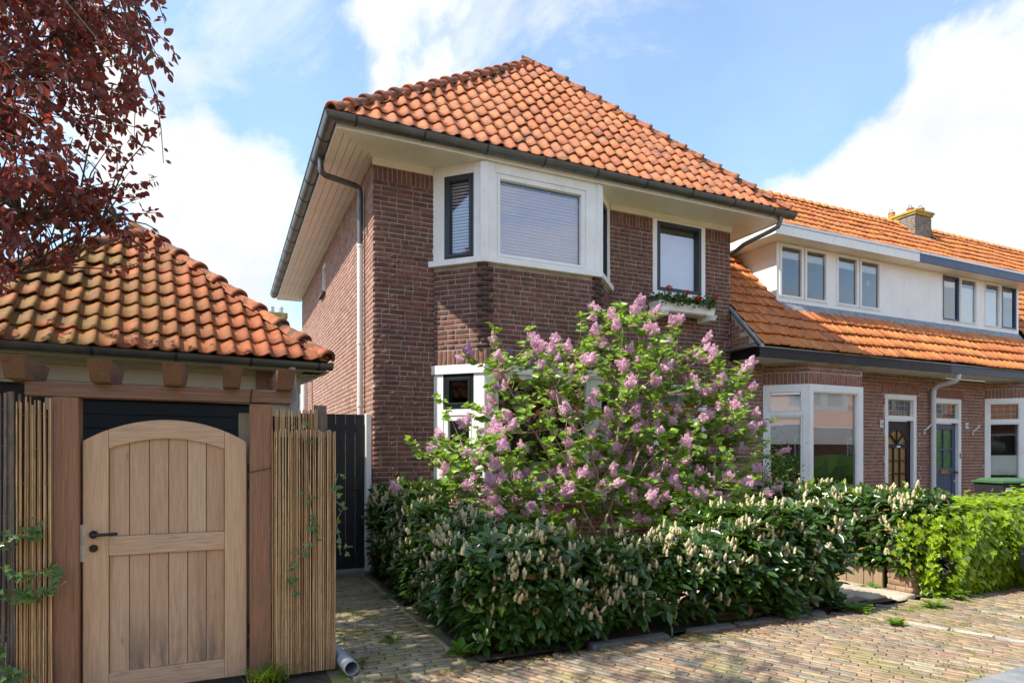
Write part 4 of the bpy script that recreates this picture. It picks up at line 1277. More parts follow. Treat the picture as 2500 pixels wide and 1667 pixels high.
sheet('ground', [(-150, -120), (150, -120), (150, 180), (-150, 180)], -.06, 'ground')
road = sheet('road', [(-30, -12), (40, -12), (40, 4.46), (-30, 4.46)], -.02, 'joint')
path = sheet('path', [(.7, 4.46), (1.86, 4.46), (1.86, 9.2), (.7, 9.2)], -.022, 'joint')
garden = sheet('garden_bed', [(1.8, 4.52), (7.2, 4.52), (7.2, 8.62), (1.8, 8.62)], .0, 'soil')
sheet('yard', [(-6, 4.462), (.7, 4.462), (.7, 20), (-6, 20)], -.024, 'soil')
sheet('front_garden', [(7.2, 4.47), (27, 4.47), (27, 8.62), (7.2, 8.62)], -.01, 'soil')
gp = sheet('garden_path', [(4.3, 4.62), (7.15, 4.62), (7.15, 8.5), (4.3, 8.5)], .012, 'joint')
PAVER = (np.array([(-.488, -.47, 0), (.488, -.47, 0), (.488, .47, 0), (-.488, .47, 0), (-.5, -.5, -.12), (.5, -.5, -.12), (.5, .5, -.12), (-.5, .5, -.12),
                   (-.5, -.5, -1), (.5, -.5, -1), (.5, .5, -1), (-.5, .5, -1)], float),
         quads_to_tris([(0, 1, 2, 3)] + [(4 + i, 4 + (i + 1) % 4, (i + 1) % 4, i) for i in range(4)] + [(8 + i, 8 + (i + 1) % 4, 4 + (i + 1) % 4, 4 + i) for i in range(4)]))


def pavers(parent, ang, inside, box, z, L, W, mat, seed, name='paving_brick', stuff='paving_bricks', joint=.005, zj=.0042, nmax=290):
    r = np.random.default_rng(seed)
    a = R(ang)
    ex, ey = np.array((math.cos(a), math.sin(a), 0)), np.array((-math.sin(a), math.cos(a), 0))
    cx, cy = (box[0] + box[2]) / 2, (box[1] + box[3]) / 2
    rad = math.hypot(box[2] - box[0], box[3] - box[1]) / 2 + L
    C, Xs, Ys = [], [], []
    nrow, ncol = int(2 * rad / (W + joint)), int(2 * rad / (L + joint))
    for j in range(nrow):
        sh = r.choice([0, .5]) * L + r.uniform(-.03, .03) if j % 2 else r.uniform(-.03, .03)
        sh = (j % 2) * .5 * L + r.uniform(-.03, .03)
        wob = r.uniform(-.004, .004)
        for i in range(ncol):
            p = np.array((cx, cy, 0)) + ex * (-rad + i * (L + joint) + sh) + ey * (-rad + j * (W + joint) + wob)
            if inside(p[0], p[1]):
                th = r.normal(0, .012)
                C.append((p[0], p[1], z + r.normal(0, zj * .6)))
                tl, tw_ = r.normal(0, .010), r.normal(0, .022)
                Xs.append((ex + ey * th + np.array((0, 0, tl))) * L * r.uniform(.96, 1.0))
                Ys.append((ey - ex * th + np.array((0, 0, tw_))) * W * r.uniform(.93, 1.0))
    C, Xs, Ys = np.array(C), np.array(Xs), np.array(Ys)
    Ms = mats(Xs, Ys, np.repeat(np.array([[0, 0, .05]]), len(C), 0), C)
    s_, _, _ = pixel_area(C, np.full(len(C), L * W), np.repeat(np.array([[0, 0, 1.0]]), len(C), 0))
    emit(parent, name, stuff, PAVER, Ms, mat, nmax, s_)


ROADA = -65
in_slab = lambda x, y: (abs((x - 5.9) * .937 + (y - 3.906) * .35) < .07 and y < 4.0 and x > 5.8) or (abs((x - 7.04) * .937 + (y - 3.851) * .35) < .06 and y < 3.95) or (2.45 < y < 2.72 and x > 4.3)
in_road = lambda x, y: y < 4.40 and not (in_slab(x, y))
pavers(road, ROADA, lambda x, y: in_road(x, y) and -1.5 < x < 13 and y > 1.2, (-1.5, 1.2, 13, 4.4), 0, .2, .056, 'paver', 3)
pavers(path, 0, lambda x, y: .93 < x < 1.62 and 4.45 < y < 8.75, (.9, 4.4, 1.7, 8.8), 0, .2, .058, 'paver_path', 4, joint=.009)
pavers(path, 90, lambda x, y: (.86 < x < .93 or 1.63 < x < 1.72) and 4.45 < y < 8.75, (.8, 4.4, 1.75, 8.8), .002, .2, .055, 'paver_path', 5, name='edging_brick', stuff='edging_bricks')
pavers(gp, 90, lambda x, y: 4.4 < x < 7.05 and 4.65 < y < 8.4, (4.4, 4.6, 7.1, 8.4), .035, .3, .3, 'paver_garden', 6, name='paving_slab', stuff='paving_slabs')
# slab bands in the road
def slab(cx, cy, ang, L, W, mat, z=.003, parent=road):
    o = G()
    a = R(ang)
    ex, ey = Vector((math.cos(a), math.sin(a), 0)), Vector((-math.sin(a), math.cos(a), 0))
    c = Vector((cx, cy, z))
    p = [c - ex * L / 2 - ey * W / 2, c + ex * L / 2 - ey * W / 2, c + ex * L / 2 + ey * W / 2, c - ex * L / 2 + ey * W / 2]
    o.hexa([q - Vector((0, 0, .05)) for q in p] + p).build('band_slab', mat, parent, bevel=.004)


for k in range(6):
    slab(5.98 + .115 * k, 3.72 - .308 * k, -69.5, .31, .075, 'whiteline')
for k in range(4):
    slab(7.1 + .115 * k, 3.70 - .308 * k, -69.5, .31, .065, 'whiteline')
for k in range(9):
    slab(4.45 + .31 * k, 2.58 + .01 * k, 2, .3, .2, 'slab')
# kerb
kb = thing('kerb', 'low worn concrete kerb along the foot of the laurel hedge', 'kerb', (4, 4.5, 0))
kb['kind'] = 'structure'
for x, L in ((2.75, .82), (3.78, .55), (4.35, .6), (4.97, .55)):
    G().hexa([(x + .006, 4.41, -.04), (x + L - .006, 4.41, -.04), (x + L - .006, 4.53, -.04), (x + .006, 4.53, -.04), (x + .02, 4.435, .024), (x + L - .02, 4.43, .02), (x + L - .02, 4.52, .028), (x + .02, 4.52, .03)]).build('kerb_stone', 'kerb', kb, bevel=.014)

# ================================================================== shed
shed = thing('shed', 'cream garden shed with mossy hipped tile roof behind the pale gate', 'shed', (-.9, 8.8, 0))
SX0, SX1, SY0, SY1, SZ = -2.55, .78, 7.2, 10.9, 2.5
F_SH = Fr((0, SY0, 0), (1, 0, 0))
hs = [(-1.36, .30, -1, 2.16), (-2.0, -1.45, -1, 2.24)]
g = G()
wall_sheet(g, F_SH, SX1, 0, SZ, hs, .1, u0=SX0)
g.add([(SX1, SY0, 0), (SX1, SY1, 0), (SX1, SY1, SZ), (SX1, SY0, SZ)], [(0, 1, 2, 3)])
g.add([(SX0, SY0, 0), (SX0, SY1, 0), (SX0, SY1, SZ), (SX0, SY0, SZ)], [(0, 1, 2, 3)])
sw = g.build('wall', 'shedwall', shed)
z = .02
while z < SZ - .05:
    for a, b in ([(SX0, -2.0), (-1.45, -1.36), (.30, SX1)] if z < 2.1 else [(SX0, SX1)] if z > 2.24 else [(SX0, -2.0), (-1.45, SX1)]):
        G().hexa([(a, SY0 - .022, z), (b, SY0 - .022, z), (b, SY0 - .001, z), (a, SY0 - .001, z), (a, SY0 - .01, z + .146), (b, SY0 - .01, z + .146), (b, SY0 - .001, z + .146), (a, SY0 - .001, z + .146)]).build('wall_board', 'shedwall', sw)
    z += .15
z = .03
gd = G().box(-1.35, .29, SY0 + .05, SY0 + .06, 0, 2.15).build('garage_door', 'greenblack', shed)
while z < 2.14:
    G().hexa([(-1.34, SY0 + .02, z), (.28, SY0 + .02, z), (.28, SY0 + .048, z), (-1.34, SY0 + .048, z), (-1.34, SY0 + .034, z + .128), (.28, SY0 + .034, z + .128), (.28, SY0 + .048, z + .128), (-1.34, SY0 + .048, z + .128)]).build('door_plank', 'greenblack', gd)
    z += .13
G().box(-1.99, -1.46, SY0 + .06, SY0 + .07, 0, 2.23).build('window', 'darkroom', shed)
G().box(-1.99, -1.46, SY0 + .4, SY0 + .41, 0, 2.23).build('room', 'darkroom', shed)
G().box(.34, .50, SY0 - .05, SY0 - .026, 2.2, 2.47).build('trim_board', 'rafter', shed)
# roof
EX0, EX1, EYs, EZs = -2.85, 1.0, 6.93, 2.575
APs = (-.665, 9.07, 4.27)
g = G()
g.add([(EX0, EYs, EZs), (EX1, EYs, EZs), (EX1, 11.2, EZs), (EX0, 11.2, EZs), APs, (-.665, 9.4, 4.27)], [(0, 1, 4), (1, 2, 5, 4), (2, 3, 5), (3, 0, 4, 5)])
rs = g.build('roof', 'deck', shed)
slv = Vector((0, APs[1] - EYs, APs[2] - EZs))
SLs = slv.length
ss = slv / SLs
ns = Vector((1, 0, 0)).cross(ss)
hwl, hwr = APs[0] - EX0, EX1 - APs[0]
O = Vector((EX0, EYs - .03, EZs)) + ns * .016 - ss * .05
Ms, cut, cen, nn = tile_field(T_SHED, O, (1, 0, 0), ss, hwl + hwr, .163, .285, 10, lambda y: np.asarray(y) / SLs * hwl, lambda y: hwl + hwr - np.asarray(y) / SLs * hwr, seed=9, jit=.005)
sc_, _, _ = pixel_area(cen, np.full(len(cen), .06), nn)
emit(rs, 'roof_tile', 'cut_roof_tiles', T_SHED, Ms, 'tile_shed', 290, sc_, smooth=True, extra=cut)
# right slope
s2 = Vector((-hwr, 0, APs[2] - EZs)).normalized()
Ms, cut, cen, nn = tile_field(T_SHED, Vector((EX1, EYs, EZs)) + Vector((.62, 0, .78)) * .018, (0, 1, 0), s2, 4.2, .163, .285, 9, lambda y: np.asarray(y) / 2.43 * 2.13, None, seed=10)
emit(rs, 'roof_tile', 'side_roof_tiles', T_SHED, Ms, 'tile_shed', 0, None, smooth=True, extra=cut)
HS = hip_template(.42, .10, .082, .017, .055)
a1, _ = hip_line((EX0 + .02, EYs - .03, EZs + .03), (APs[0], APs[1], APs[2] + .02), ns + Vector((-.65, 0, .75)), 9, seed=11)
a2, _ = hip_line((EX1 - .0, EYs - .0, EZs + .02), (APs[0], APs[1], APs[2] + .02), ns + Vector((.65, 0, .75)), 9, seed=12)
emit(rs, 'hip_tile', 'hip_tiles', HS, np.concatenate([a1, a2]), 'ridge', 60, np.ones(len(a1) + len(a2)), smooth=True)
g = G()
gutter(g, [(-2.95, 6.88, 2.548), (1.05, 6.88, 2.548)], .066)
gs = g.build('gutter', 'zinc', shed, smooth=True)
for k in range(6):
    strap((-2.4 + .66 * k, 6.88, 2.548), (1, 0, 0), .071).build('gutter_strap', 'strap', gs)
for k in range(2):
    G().box(EX0, EX1 - .02, 6.955 + k * .125, 7.075 + k * .125, 2.47, 2.485).build('soffit_board', 'shedwall', shed)
for k in range(2):
    G().box(.785 + k * .13, .91 + k * .13, 6.96, 11, 2.47, 2.485).build('soffit_board', 'shedwall', shed)
G().box(EX0, EX1, 6.93, 6.952, 2.465, 2.53).build('fascia', 'shedwall', shed)
G().tube([(.64, 6.89, 2.49), (.64, 6.89, 2.38), (.66, 6.95, 2.3), (.69, 7.05, 2.2), (.69, 7.08, 2.1), (.69, 7.08, .05)], .042, 12).build('downpipe', 'pvc', shed, smooth=True)

_pv = Vector((1.05, 6.88, 0))                            # the shed stands a few degrees off the street line
_rot = Matrix.Translation(_pv) @ Matrix.Rotation(R(6), 4, 'Z') @ Matrix.Translation(-_pv)
shed.matrix_basis = _rot @ WM[shed.name]

# ================================================================== pergola, gate, screens
pg = thing('pergola', 'red-brown hardwood pergola frame around the pale gate', 'pergola', (-.35, 4.9, 0))
G().box(-.985, -.845, 4.82, 4.96, -.02, 1.965).build('post', 'post', pg, bevel=.006)
G().box(.168, .312, 4.82, 4.96, -.02, 1.955).build('post', 'post', pg, bevel=.006)
G().box(-1.125, .45, 4.815, 4.965, 1.966, 2.055).build('beam', 'beam', pg, bevel=.005)
for x in (-1.2, -.765, -.36, -.005, .338):
    w_ = .125
    z0, z1 = 2.04, 2.172
    G().hexa([(x, 4.70, 2.056), (x + w_ * .85, 4.70, 2.056), (x + w_ * .85, 5.16, 2.056), (x, 5.16, 2.056), (x - .0, 4.60, z1 + .015), (x + w_, 4.60, z1 + .015), (x + w_, 5.22, z1 + .015), (x, 5.22, z1 + .015)]).build('rafter', 'rafter', pg, bevel=.005)
G().tube([(.172, 4.812, 1.95), (.175, 4.808, 2.0), (.182, 4.81, 2.06)], .004, 5).tube([(.168, 4.81, 1.47), (.2, 4.808, 1.478), (.32, 4.805, 1.505)], .003, 5).build('tie_wire', 'black', pg)

gt = thing('garden_gate', 'pale weathered wooden gate with arched top between two posts', 'gate', (-.34, 4.9, 0))
gx0, gx1, gz0 = -.832, .148, .025
gy0, gy1 = 4.875, 4.935
def arch_z(x, top, sh):                                # arc through shoulders and crown
    c, hwid = (gx0 + gx1) / 2, (gx1 - gx0) / 2
    rise = top - sh
    rad = (hwid ** 2 + rise ** 2) / (2 * rise)
    return top - rad + math.sqrt(max(0, rad ** 2 - (x - c) ** 2))
OT = lambda x: arch_z(x, 1.832, 1.685)
IT = lambda x: arch_z(x, 1.705, 1.56)
stw = .142
def column(xa, xb, za, zb, y0, y1, n=8):
    g = G()
    xs = [xa + (xb - xa) * k / n for k in range(n + 1)]
    lo = [(x, za(x) if callable(za) else za) for x in xs]
    hi = [(x, zb(x) if callable(zb) else zb) for x in xs]
    pts = [(x, y0, z) for x, z in lo] + [(x, y0, z) for x, z in hi[::-1]]
    return g.prism(pts, (0, y1 - y0, 0))
for xa, xb in ((gx0, gx0 + stw), (gx1 - stw, gx1)):
    column(xa, xb, gz0, OT, gy0, gy1).build('stile', 'gate_stile', gt, bevel=.004)
column(gx0 + stw + .001, gx1 - stw - .001, IT, OT, gy0 + .002, gy1, 16).build('top_rail', 'gate_h', gt, bevel=.004)
xa, xb = gx0 + stw + .001, gx1 - stw - .001
G().box(xa, xb, gy0 + .002, gy1, .93, 1.055).build('middle_rail', 'gate_h', gt, bevel=.004)
G().box(xa, xb, gy0 + .002, gy1, gz0, .155).build('bottom_rail', 'gate_h', gt, bevel=.004)
npl = 6
pw = (xb - xa) / npl
for k in range(npl):
    p, q = xa + k * pw + .002, xa + (k + 1) * pw - .002
    column(p, q, 1.056, lambda x: IT(x) + .02, gy0 + .022, gy1 - .012, 4).build('plank', 'gate', gt, bevel=.003)
    G().box(p, q, gy0 + .022, gy1 - .012, .156, .929).build('plank', 'gate', gt, bevel=.003)
hd = G().tube([(gx0 + .06, gy0, 1.075), (gx0 + .06, gy0 - .012, 1.075)], .026, 16).tube([(gx0 + .06, gy0 - .01, 1.075), (gx0 + .06, gy0 - .05, 1.075), (gx0 + .075, gy0 - .055, 1.075), (gx0 + .2, gy0 - .055, 1.079)], .011, 10).build('handle', 'black', gt, smooth=True)
G().tube([(gx0 + .06, gy0, .985), (gx0 + .06, gy0 - .01, .985)], .025, 16).build('lock_rosette', 'black', gt, smooth=True)
G().box(gx0 - .022, gx0 + .014, gy0 - .004, gy1 - .01, .90, 1.14).build('strike_plate', 'steel', gt, bevel=.002)
for z in (1.5, 1.38, .35, .25):
    G().tube([(gx1 + .012, gy0 + .01, z - .03), (gx1 + .012, gy0 + .01, z + .03)], .008, 8).build('hinge', 'black', gt)
G().box(.1, .3, 5.02, 5.06, .0, 1.9).build('gate_stop', 'shedwall', pg)


def reed_screen(name, label, xa, xb, y, h, rad, mat, seed, group=None, jag=.011, lean=.007, wires=9):
    r = random.Random(seed)
    t_ = thing(name, label, 'screen', ((xa + xb) / 2, y, 0), group)
    x = xa
    k = 0
    while x < xb:
        rr = rad * r.uniform(.7, 1.25)
        yy = y + r.uniform(-.004, .004)
        top = h + r.uniform(-jag, jag)
        ln = r.uniform(-lean, lean)
        pts = []
        for i in range(6):
            f = i / 5
            pts.append((x + rr + ln * f + math.sin(f * 5 + k) * rr * .25, yy + r.uniform(-.002, .002), .01 + (top - .01) * f))
        G().tube(pts, [rr, rr * 1.05, rr * .97, rr, rr * .93, rr * .88], 7).build('reed', mat, t_, smooth=True)
        x += 2 * rr + r.uniform(.0, .0034)
        k += 1
    if mat == 'reed':
        G().box(xa, xb, y + .016, y + .02, .02, h - .05).build('gap_shade_sheet', 'deck', t_)  # added dark sheet standing in for the shade between the reeds
    for i in range(wires):
        g = G()
        z = .08 + (h - .16) * i / (wires - 1)
        n_ = 14
        g.tube([(xa + (xb - xa) * j / n_, y - rad * 1.35 + r.uniform(-.001, .001), z + r.uniform(-.004, .004) + .012 * math.sin(j * .7 + i)) for j in range(n_ + 1)], .0011, 4)
        g.build('binding_wire', 'wire', t_)
    return t_


reed_screen('reed_screen', 'golden split reed screen between the right gate post and the path', .315, .752, 4.80, 1.772,   .0052, 'reed', 1, 'reed screens')
reed_screen('reed_screen', 'taller reed screen standing just behind the right hand reed screen', .318, .62, 4.86, 1.925, .0052, 'reed', 2, 'reed screens')
reed_screen('reed_screen', 'ivy grown reed screen left of the gate, beside the grey willow', -1.165, -.99, 4.80, 1.93, .0056, 'reed', 3, 'reed screens', jag=.03)
reed_screen('willow_screen', 'grey willow screen at the far left edge with ivy climbing it', -2.9, -1.165, 4.84, 1.965, .0095, 'willow', 4, None, jag=.03, lean=.02)
fp = thing('fence_post', 'dark grey wooden post behind the tall reeds beside the path', 'post', (.66, 4.93, 0))
G().box(.62, .705, 4.89, 4.97, 0, 1.965).build('post', 'willow', fp, bevel=.004)
G().box(.68, .71, 4.888, 4.889, 0, 1.9).build('batten', 'willow', fp)
# plank door at the end of the path
bd = thing('black_side_door', 'black plank side door at the end of the brick path', 'door', (1.4, 8.72, 0))
for k in range(7):
    x0 = .86 + k * .129
    G().box(x0, x0 + .125, 8.70, 8.725, .04, 2.14).build('plank', 'doorblack', bd, bevel=.004)
G().box(.86, 1.76, 8.726, 8.75, .1, .2).box(.86, 1.76, 8.726, 8.75, 1.9, 2.0).build('ledge', 'doorblack', bd)
G().box(1.768, 1.842, 8.64, 8.74, 0, 2.15).build('door_post', 'white', bd, bevel=.004)
G().box(1.67, 1.71, 8.688, 8.70, .98, 1.2).tube([(1.69, 8.69, 1.13), (1.69, 8.645, 1.13), (1.58, 8.64, 1.13)], .01, 8).build('handle', 'black', bd, smooth=True)
G().box(1.50, 1.60, 8.69, 8.699, .33, .355).build('bolt', 'steel', bd)
G().box(.8, 1.8, 8.5, 8.69, -.01, .012).build('threshold', 'slab', bd)
pp = thing('drain_pipe', 'grey plastic pipe lying on the ground at the end of the reeds', 'pipe', (.83, 4.85, .05))
g = G()
n_ = 20
p0, p1 = Vector((.838, 4.60, .058)), Vector((.775, 5.15, .07))
d = (p1 - p0).normalized()
a_ = d.orthogonal().normalized(); b_ = d.cross(a_)
rings = [[p + (a_ * math.cos(2 * math.pi * k / n_) + b_ * math.sin(2 * math.pi * k / n_)) * r_ for k in range(n_)] for p, r_ in ((p1, .048), (p0 + d * .16, .048), (p0 + d * .14, .053), (p0, .053), (p0, .047), (p0 + d * .3, .045))]
g.add([q for rg in rings for q in rg], [(i * n_ + k, i * n_ + (k + 1) % n_, (i + 1) * n_ + (k + 1) % n_, (i + 1) * n_ + k) for i in range(5) for k in range(n_)])
g.build('pipe', 'pvc', pp, smooth=True)

# ================================================================== far house, low walls, bin, car
fh = thing('distant_house', 'distant house with orange roof and chimney seen between shed and brick wall', 'house', (4, 32, 0))
G().box(1.0, 9, 29.2, 36, 0, 4.6).build('wall', 'mortar_row', fh)
fr_ = G().add([(.6, 28.6, 4.4), (9.4, 28.6, 4.4), (9.4, 32.4, 7.55), (.6, 32.4, 7.55), (9.4, 36.4, 4.4), (.6, 36.4, 4.4)], [(0, 1, 2, 3), (3, 2, 4, 5)]).build('roof', 'deck', fh)
sv2 = Vector((0, 3.8, 3.15)).normalized()
Ms, cut, cen, nn = tile_field(T_ROW, (.6, 28.55, 4.43), (1, 0, 0), sv2, 8.8, .2, .31, 16, seed=50)
emit(fr_, 'roof_tile', 'roof_tiles', T_ROW, Ms, 'tile_row', 0, None, smooth=True, extra=cut)
cf = G().box(1.75, 2.55, 30.0, 30.7, 5.5, 7.72).build('chimney', 'farbrick', fr_)
G().box(1.68, 2.62, 29.93, 30.77, 7.72, 7.93).build('chimney_cap', 'lichen', fr_)
for x in (1.98, 2.36):
    G().lathe((x, 30.3, 7.93), [(.09, 0), (.09, .1), (.11, .11), (.11, .17), (.09, .18), (.09, .22), (.11, .23), (.11, .3), (.06, .34)], 12).build('chimney_cowl', 'steel', fr_, smooth=True)

lw = thing('brick_pillar', 'short brick garden pillar at the corner where ivy meets the laurel', 'pillar', (7.25, 4.75, 0))
g = G().box(7.11, 7.39, 4.61, 4.89, -.02, .62).build('core', 'mortar_row', lw)
rows_ = []
for f in (Fr((7.11, 4.61, 0), (1, 0, 0)), Fr((7.11, 4.89, 0), (0, -1, 0))):
    M, a__, n__ = brick_mats(f, brick_rows(.284, .01, .62, [], u0=-.004, seed=5), proud=.03, seed=5)
    rows_.append(M)
M = np.concatenate(rows_)
emit(lw, 'brick', 'bricks', BRICK, M, 'brick_old', 100, np.ones(len(M)))
te = thing('timber_edging', 'row of short upright timber boards edging the soil under the laurel', 'edging', (7.13, 5.6, 0))
rr = random.Random(8)
for k in range(16):
    y = 4.95 + k * .122
    G().box(7.10 + rr.uniform(-.008, .008), 7.135, y, y + .115, -.02, .24 + rr.uniform(-.02, .02)).build('board', 'timberedge', te, bevel=.004)

bn = thing('wheelie_bin', 'dark wheeled rubbish bin with green lid in front of the blue door house', 'bin', (13.35, 6.8, 0))
fb = Fr((12.95, 6.75, 0), (.96, -.28, 0))
g = G()
P = fb.p
w0, w1 = .62, .72
def ringp(z, u0, u1, n0, n1): return [P(u0, n1, z), P(u1, n1, z), P(u1, n0, z), P(u0, n0, z)]
g.hexa(ringp(.08, .1, .62, -.5, -.04) + ringp(1.05, .03, .72, -.62, .0)).build('body', 'bin', bn, bevel=.02)
g = G()
g.hexa(ringp(1.056, .0, .84, -.64, .03) + ringp(1.10, .0, .84, -.64, .03)).hexa(ringp(1.101, .04, .78, -.6, -.01) + ringp(1.15, .1, .72, -.52, -.08)).build('lid', 'binlid', bn, bevel=.012)
g = G()
g.prism([P(.62, .005, .62), P(.72, .005, .62), P(.98, .005, .60), P(1.0, .005, 1.02), P(.5, .005, 1.02), P(.42, .005, .98)], -fb.n * .62)
g.build('wheel_housing', 'bin', bn, bevel=.015)
for n_ in (-.08, -.55):
    G().tube([P(.84, n_ - .03, .14), P(.84, n_ + .03, .14)], .14, 18).build('wheel', 'rubber', bn, smooth=True)
G().tube([P(.9, -.1, 1.06), P(.98, -.1, 1.1), P(.98, -.52, 1.1), P(.9, -.52, 1.06)], .016, 8).build('handle', 'bin', bn, smooth=True)
G().fbox(fb, .1, .24, .92, .98, .001, .006).build('sticker', 'sign', bn)

car = thing('parked_car', 'black parked car whose front corner shows at the right edge', 'car', (10.15, 3.15, 0))
def loft(secs, name, mat, parent, bevel=0, smooth=True):
    g = G()
    m = len(secs[0])
    g.add([p for s_ in secs for p in s_], [(i * m + k, i * m + (k + 1) % m, (i + 1) * m + (k + 1) % m, (i + 1) * m + k) for i in range(len(secs) - 1) for k in range(m)] + [tuple(range(m - 1, -1, -1)), tuple(range((len(secs) - 1) * m, len(secs) * m))])
    return g.build(name, mat, parent, smooth=smooth)
cyc = 3.22
def sect(x, hwid, zb, zm, zt, tw_):
    return [(x, cyc - hwid * .9, zb), (x, cyc + hwid * .9, zb), (x, cyc + hwid, zb + .12), (x, cyc + hwid, zm), (x, cyc + tw_, zt), (x, cyc, zt + .015), (x, cyc - tw_, zt), (x, cyc - hwid, zm), (x, cyc - hwid, zb + .12)]
bodyc = loft([sect(8.06, .66, .3, .5, .55, .45), sect(8.12, .82, .22, .55, .64, .6), sect(8.45, .85, .18, .64, .74, .7), sect(9.2, .88, .18, .78, .88, .76), sect(9.5, .88, .18, .82, .93, .76), sect(11.2, .88, .18, .86, .96, .74), sect(11.9, .86, .2, .84, .94, .7), sect(12.15, .78, .28, .7, .8, .6)], 'body', 'carpaint', car)
loft([sect(9.35, .74, .86, .88, .9, .66), sect(10.0, .72, .9, 1.0, 1.38, .58), sect(10.9, .72, .9, 1.0, 1.44, .58), sect(11.6, .7, .9, 1.0, 1.36, .56), sect(12.0, .66, .88, .92, 1.0, .5)], 'cabin', 'carpaint', car)
for s_ in (-1, 1):
    G().add([(9.6, cyc + s_ * .735, .98), (11.5, cyc + s_ * .725, .98), (11.3, cyc + s_ * .62, 1.32), (10.15, cyc + s_ * .62, 1.32)], [(0, 1, 2, 3)]).build('side_window', 'darkroom', car)
    G().add([(8.08, cyc + s_ * .5, .56), (8.11, cyc + s_ * .8, .52), (8.5, cyc + s_ * .85, .62), (8.44, cyc + s_ * .7, .73), (8.22, cyc + s_ * .56, .64)], [(0, 1, 2, 3, 4)]).build('headlight', 'lamp', car)
    for x in (8.85, 11.35):
        wh = G().tube([(x, cyc + s_ * .7, .31), (x, cyc + s_ * .89, .31)], .31, 24).build('wheel', 'rubber', car, smooth=True)
        G().tube([(x, cyc + s_ * .88, .31), (x, cyc + s_ * .897, .31)], .2, 20).build('rim', 'steel', wh, smooth=True)
G().box(8.12, 8.16, cyc - .26, cyc + .26, .36, .47).build('number_plate', 'orange', car)

# ================================================================== across the street (seen in the window panes)
oh = thing('opposite_house', 'brick house row across the street mirrored in the bay window', 'house', (10, -13, 0))
F_O = Fr((64, -10.5, 0), (-1, 0, 0))
g = G()
ow = [(3 + 6 * k, 5 + 6 * k, .9, 2.6) for k in range(17)]
wall_sheet(g, F_O, 106, 0, 3.2, ow)
g.build('wall', 'brick_row', oh)
for a, b, c, d in ow:
    window(oh, F_O, a, b, c, d, .09, -.12, .0, 'white_row', pane_n=-.08)
G().add([(64, -10.1, 3.2), (-42, -10.1, 3.2), (-42, -14.8, 7.9), (64, -14.8, 7.9)], [(0, 1, 2, 3)]).build('roof', 'tile_row', oh)
for k in range(8):
    x = 60 - 12 * k
    dm = G().box(x - 8, x, -12.4, -11.2, 4.3, 5.7).build('dormer', 'white_row', oh)
    for j in range(4):
        G().box(x - 7.6 + 1.9 * j, x - 6.3 + 1.9 * j, -11.19, -11.18, 4.6, 5.5).build('pane', 'greyroom', dm)

hq = thing('opposite_hedge', 'clipped green hedge across the street mirrored in the bay window', 'hedge', (10, -7.5, 0))
g = G()
rr = random.Random(3)
nx, prof = 120, [(-.5, 0), (-.55, .5), (-.5, 1.0), (-.3, 1.5), (.3, 1.5), (.5, 1.0), (.5, 0)]
v = [(-20 + 60 * i / nx, -7.5 - a + rr.uniform(-.09, .09), b + rr.uniform(-.09, .09)) for i in range(nx + 1) for a, b in prof]
m = len(prof)
g.add(v, [(i * m + k, i * m + k + 1, (i + 1) * m + k + 1, (i + 1) * m + k) for i in range(nx) for k in range(m - 1)])
g.build('foliage', 'lilac_leaf', hq)
# ================================================================== vegetation
def leaf_template(outline, cup=.12, droop=.15, fold=True):
    """outline: (y, half width) from base to tip; midrib folded down, tip drooping"""
    V, F = [], []
    n = len(outline)
    for y, h in outline:
        z = -droop * y * y
        V.append((0, y, z - (cup * h if fold else 0)))
    L0 = n
    for y, h in outline[1:-1]:
        V.append((-h, y, -droop * y * y + cup * h * .6))
    R0 = L0 + n - 2
    for y, h in outline[1:-1]:
        V.append((h, y, -droop * y * y + cup * h * .6))
    for side, S0 in ((0, L0), (1, R0)):
        def tri(a, b, c): F.append((a, b, c) if side else (c, b, a))
        tri(0, S0, 1)
        for i in range(1, n - 2):
            tri(i, S0 + i - 1, S0 + i)
            tri(i, S0 + i, i + 1)
        tri(n - 2, S0 + n - 3, n - 1)
    return (np.array(V, float), np.array(F))


LAUREL = leaf_template([(0, 0), (.18, .12), (.42, .195), (.68, .185), (.88, .095), (1, 0)], .35, .22)
HEART = leaf_template([(0, 0), (-.04, .2), (.16, .36), (.42, .33), (.72, .17), (1, 0)], .3, .2)
OVATE = leaf_template([(0, 0), (.15, .17), (.42, .3), (.7, .24), (.9, .1), (1, 0)], .3, .25)
GRASSB = leaf_template([(0, 0), (.05, .03), (.4, .028), (.75, .018), (1, 0)], .5, .35)
_iv = [(0, 0), (.16, -.12), (.42, -.16), (.36, .06), (.62, .28), (.34, .36), (.22, .5), (0, .98), (-.22, .5), (-.34, .36), (-.62, .28), (-.36, .06), (-.42, -.16), (-.16, -.12)]
IVY = (np.array([(0, .2, -.05)] + [(x, y, .06 * abs(x) - .1 * y * y) for x, y in _iv], float), np.array([(0, 1 + i, 1 + (i + 1) % len(_iv)) for i in range(len(_iv))]))


def unit(a):
    return a / np.maximum(np.linalg.norm(a, axis=-1, keepdims=True), 1e-9)


def leaf_mats(C, D, N, S):
    """C base, D leaf axis, N rough normal, S length"""
    D = unit(D)
    X = unit(np.cross(D, N))
    Z = np.cross(X, D)
    S = np.asarray(S)[:, None]
    return mats(X * S, D * S, Z * S, C), Z


def emit_leaves(parent, C, D, N, S, T, mat, nmax=280, name='leaf', stuff='foliage', wt=None, smooth=True):
    Ms, Z = leaf_mats(C, D, N, S)
    sc_, u_, v_ = pixel_area(C, np.asarray(S) ** 2, None)
    if wt is not None: sc_ = sc_ * wt
    return emit(parent, name, stuff, T, Ms, mat, nmax, sc_, smooth=smooth)


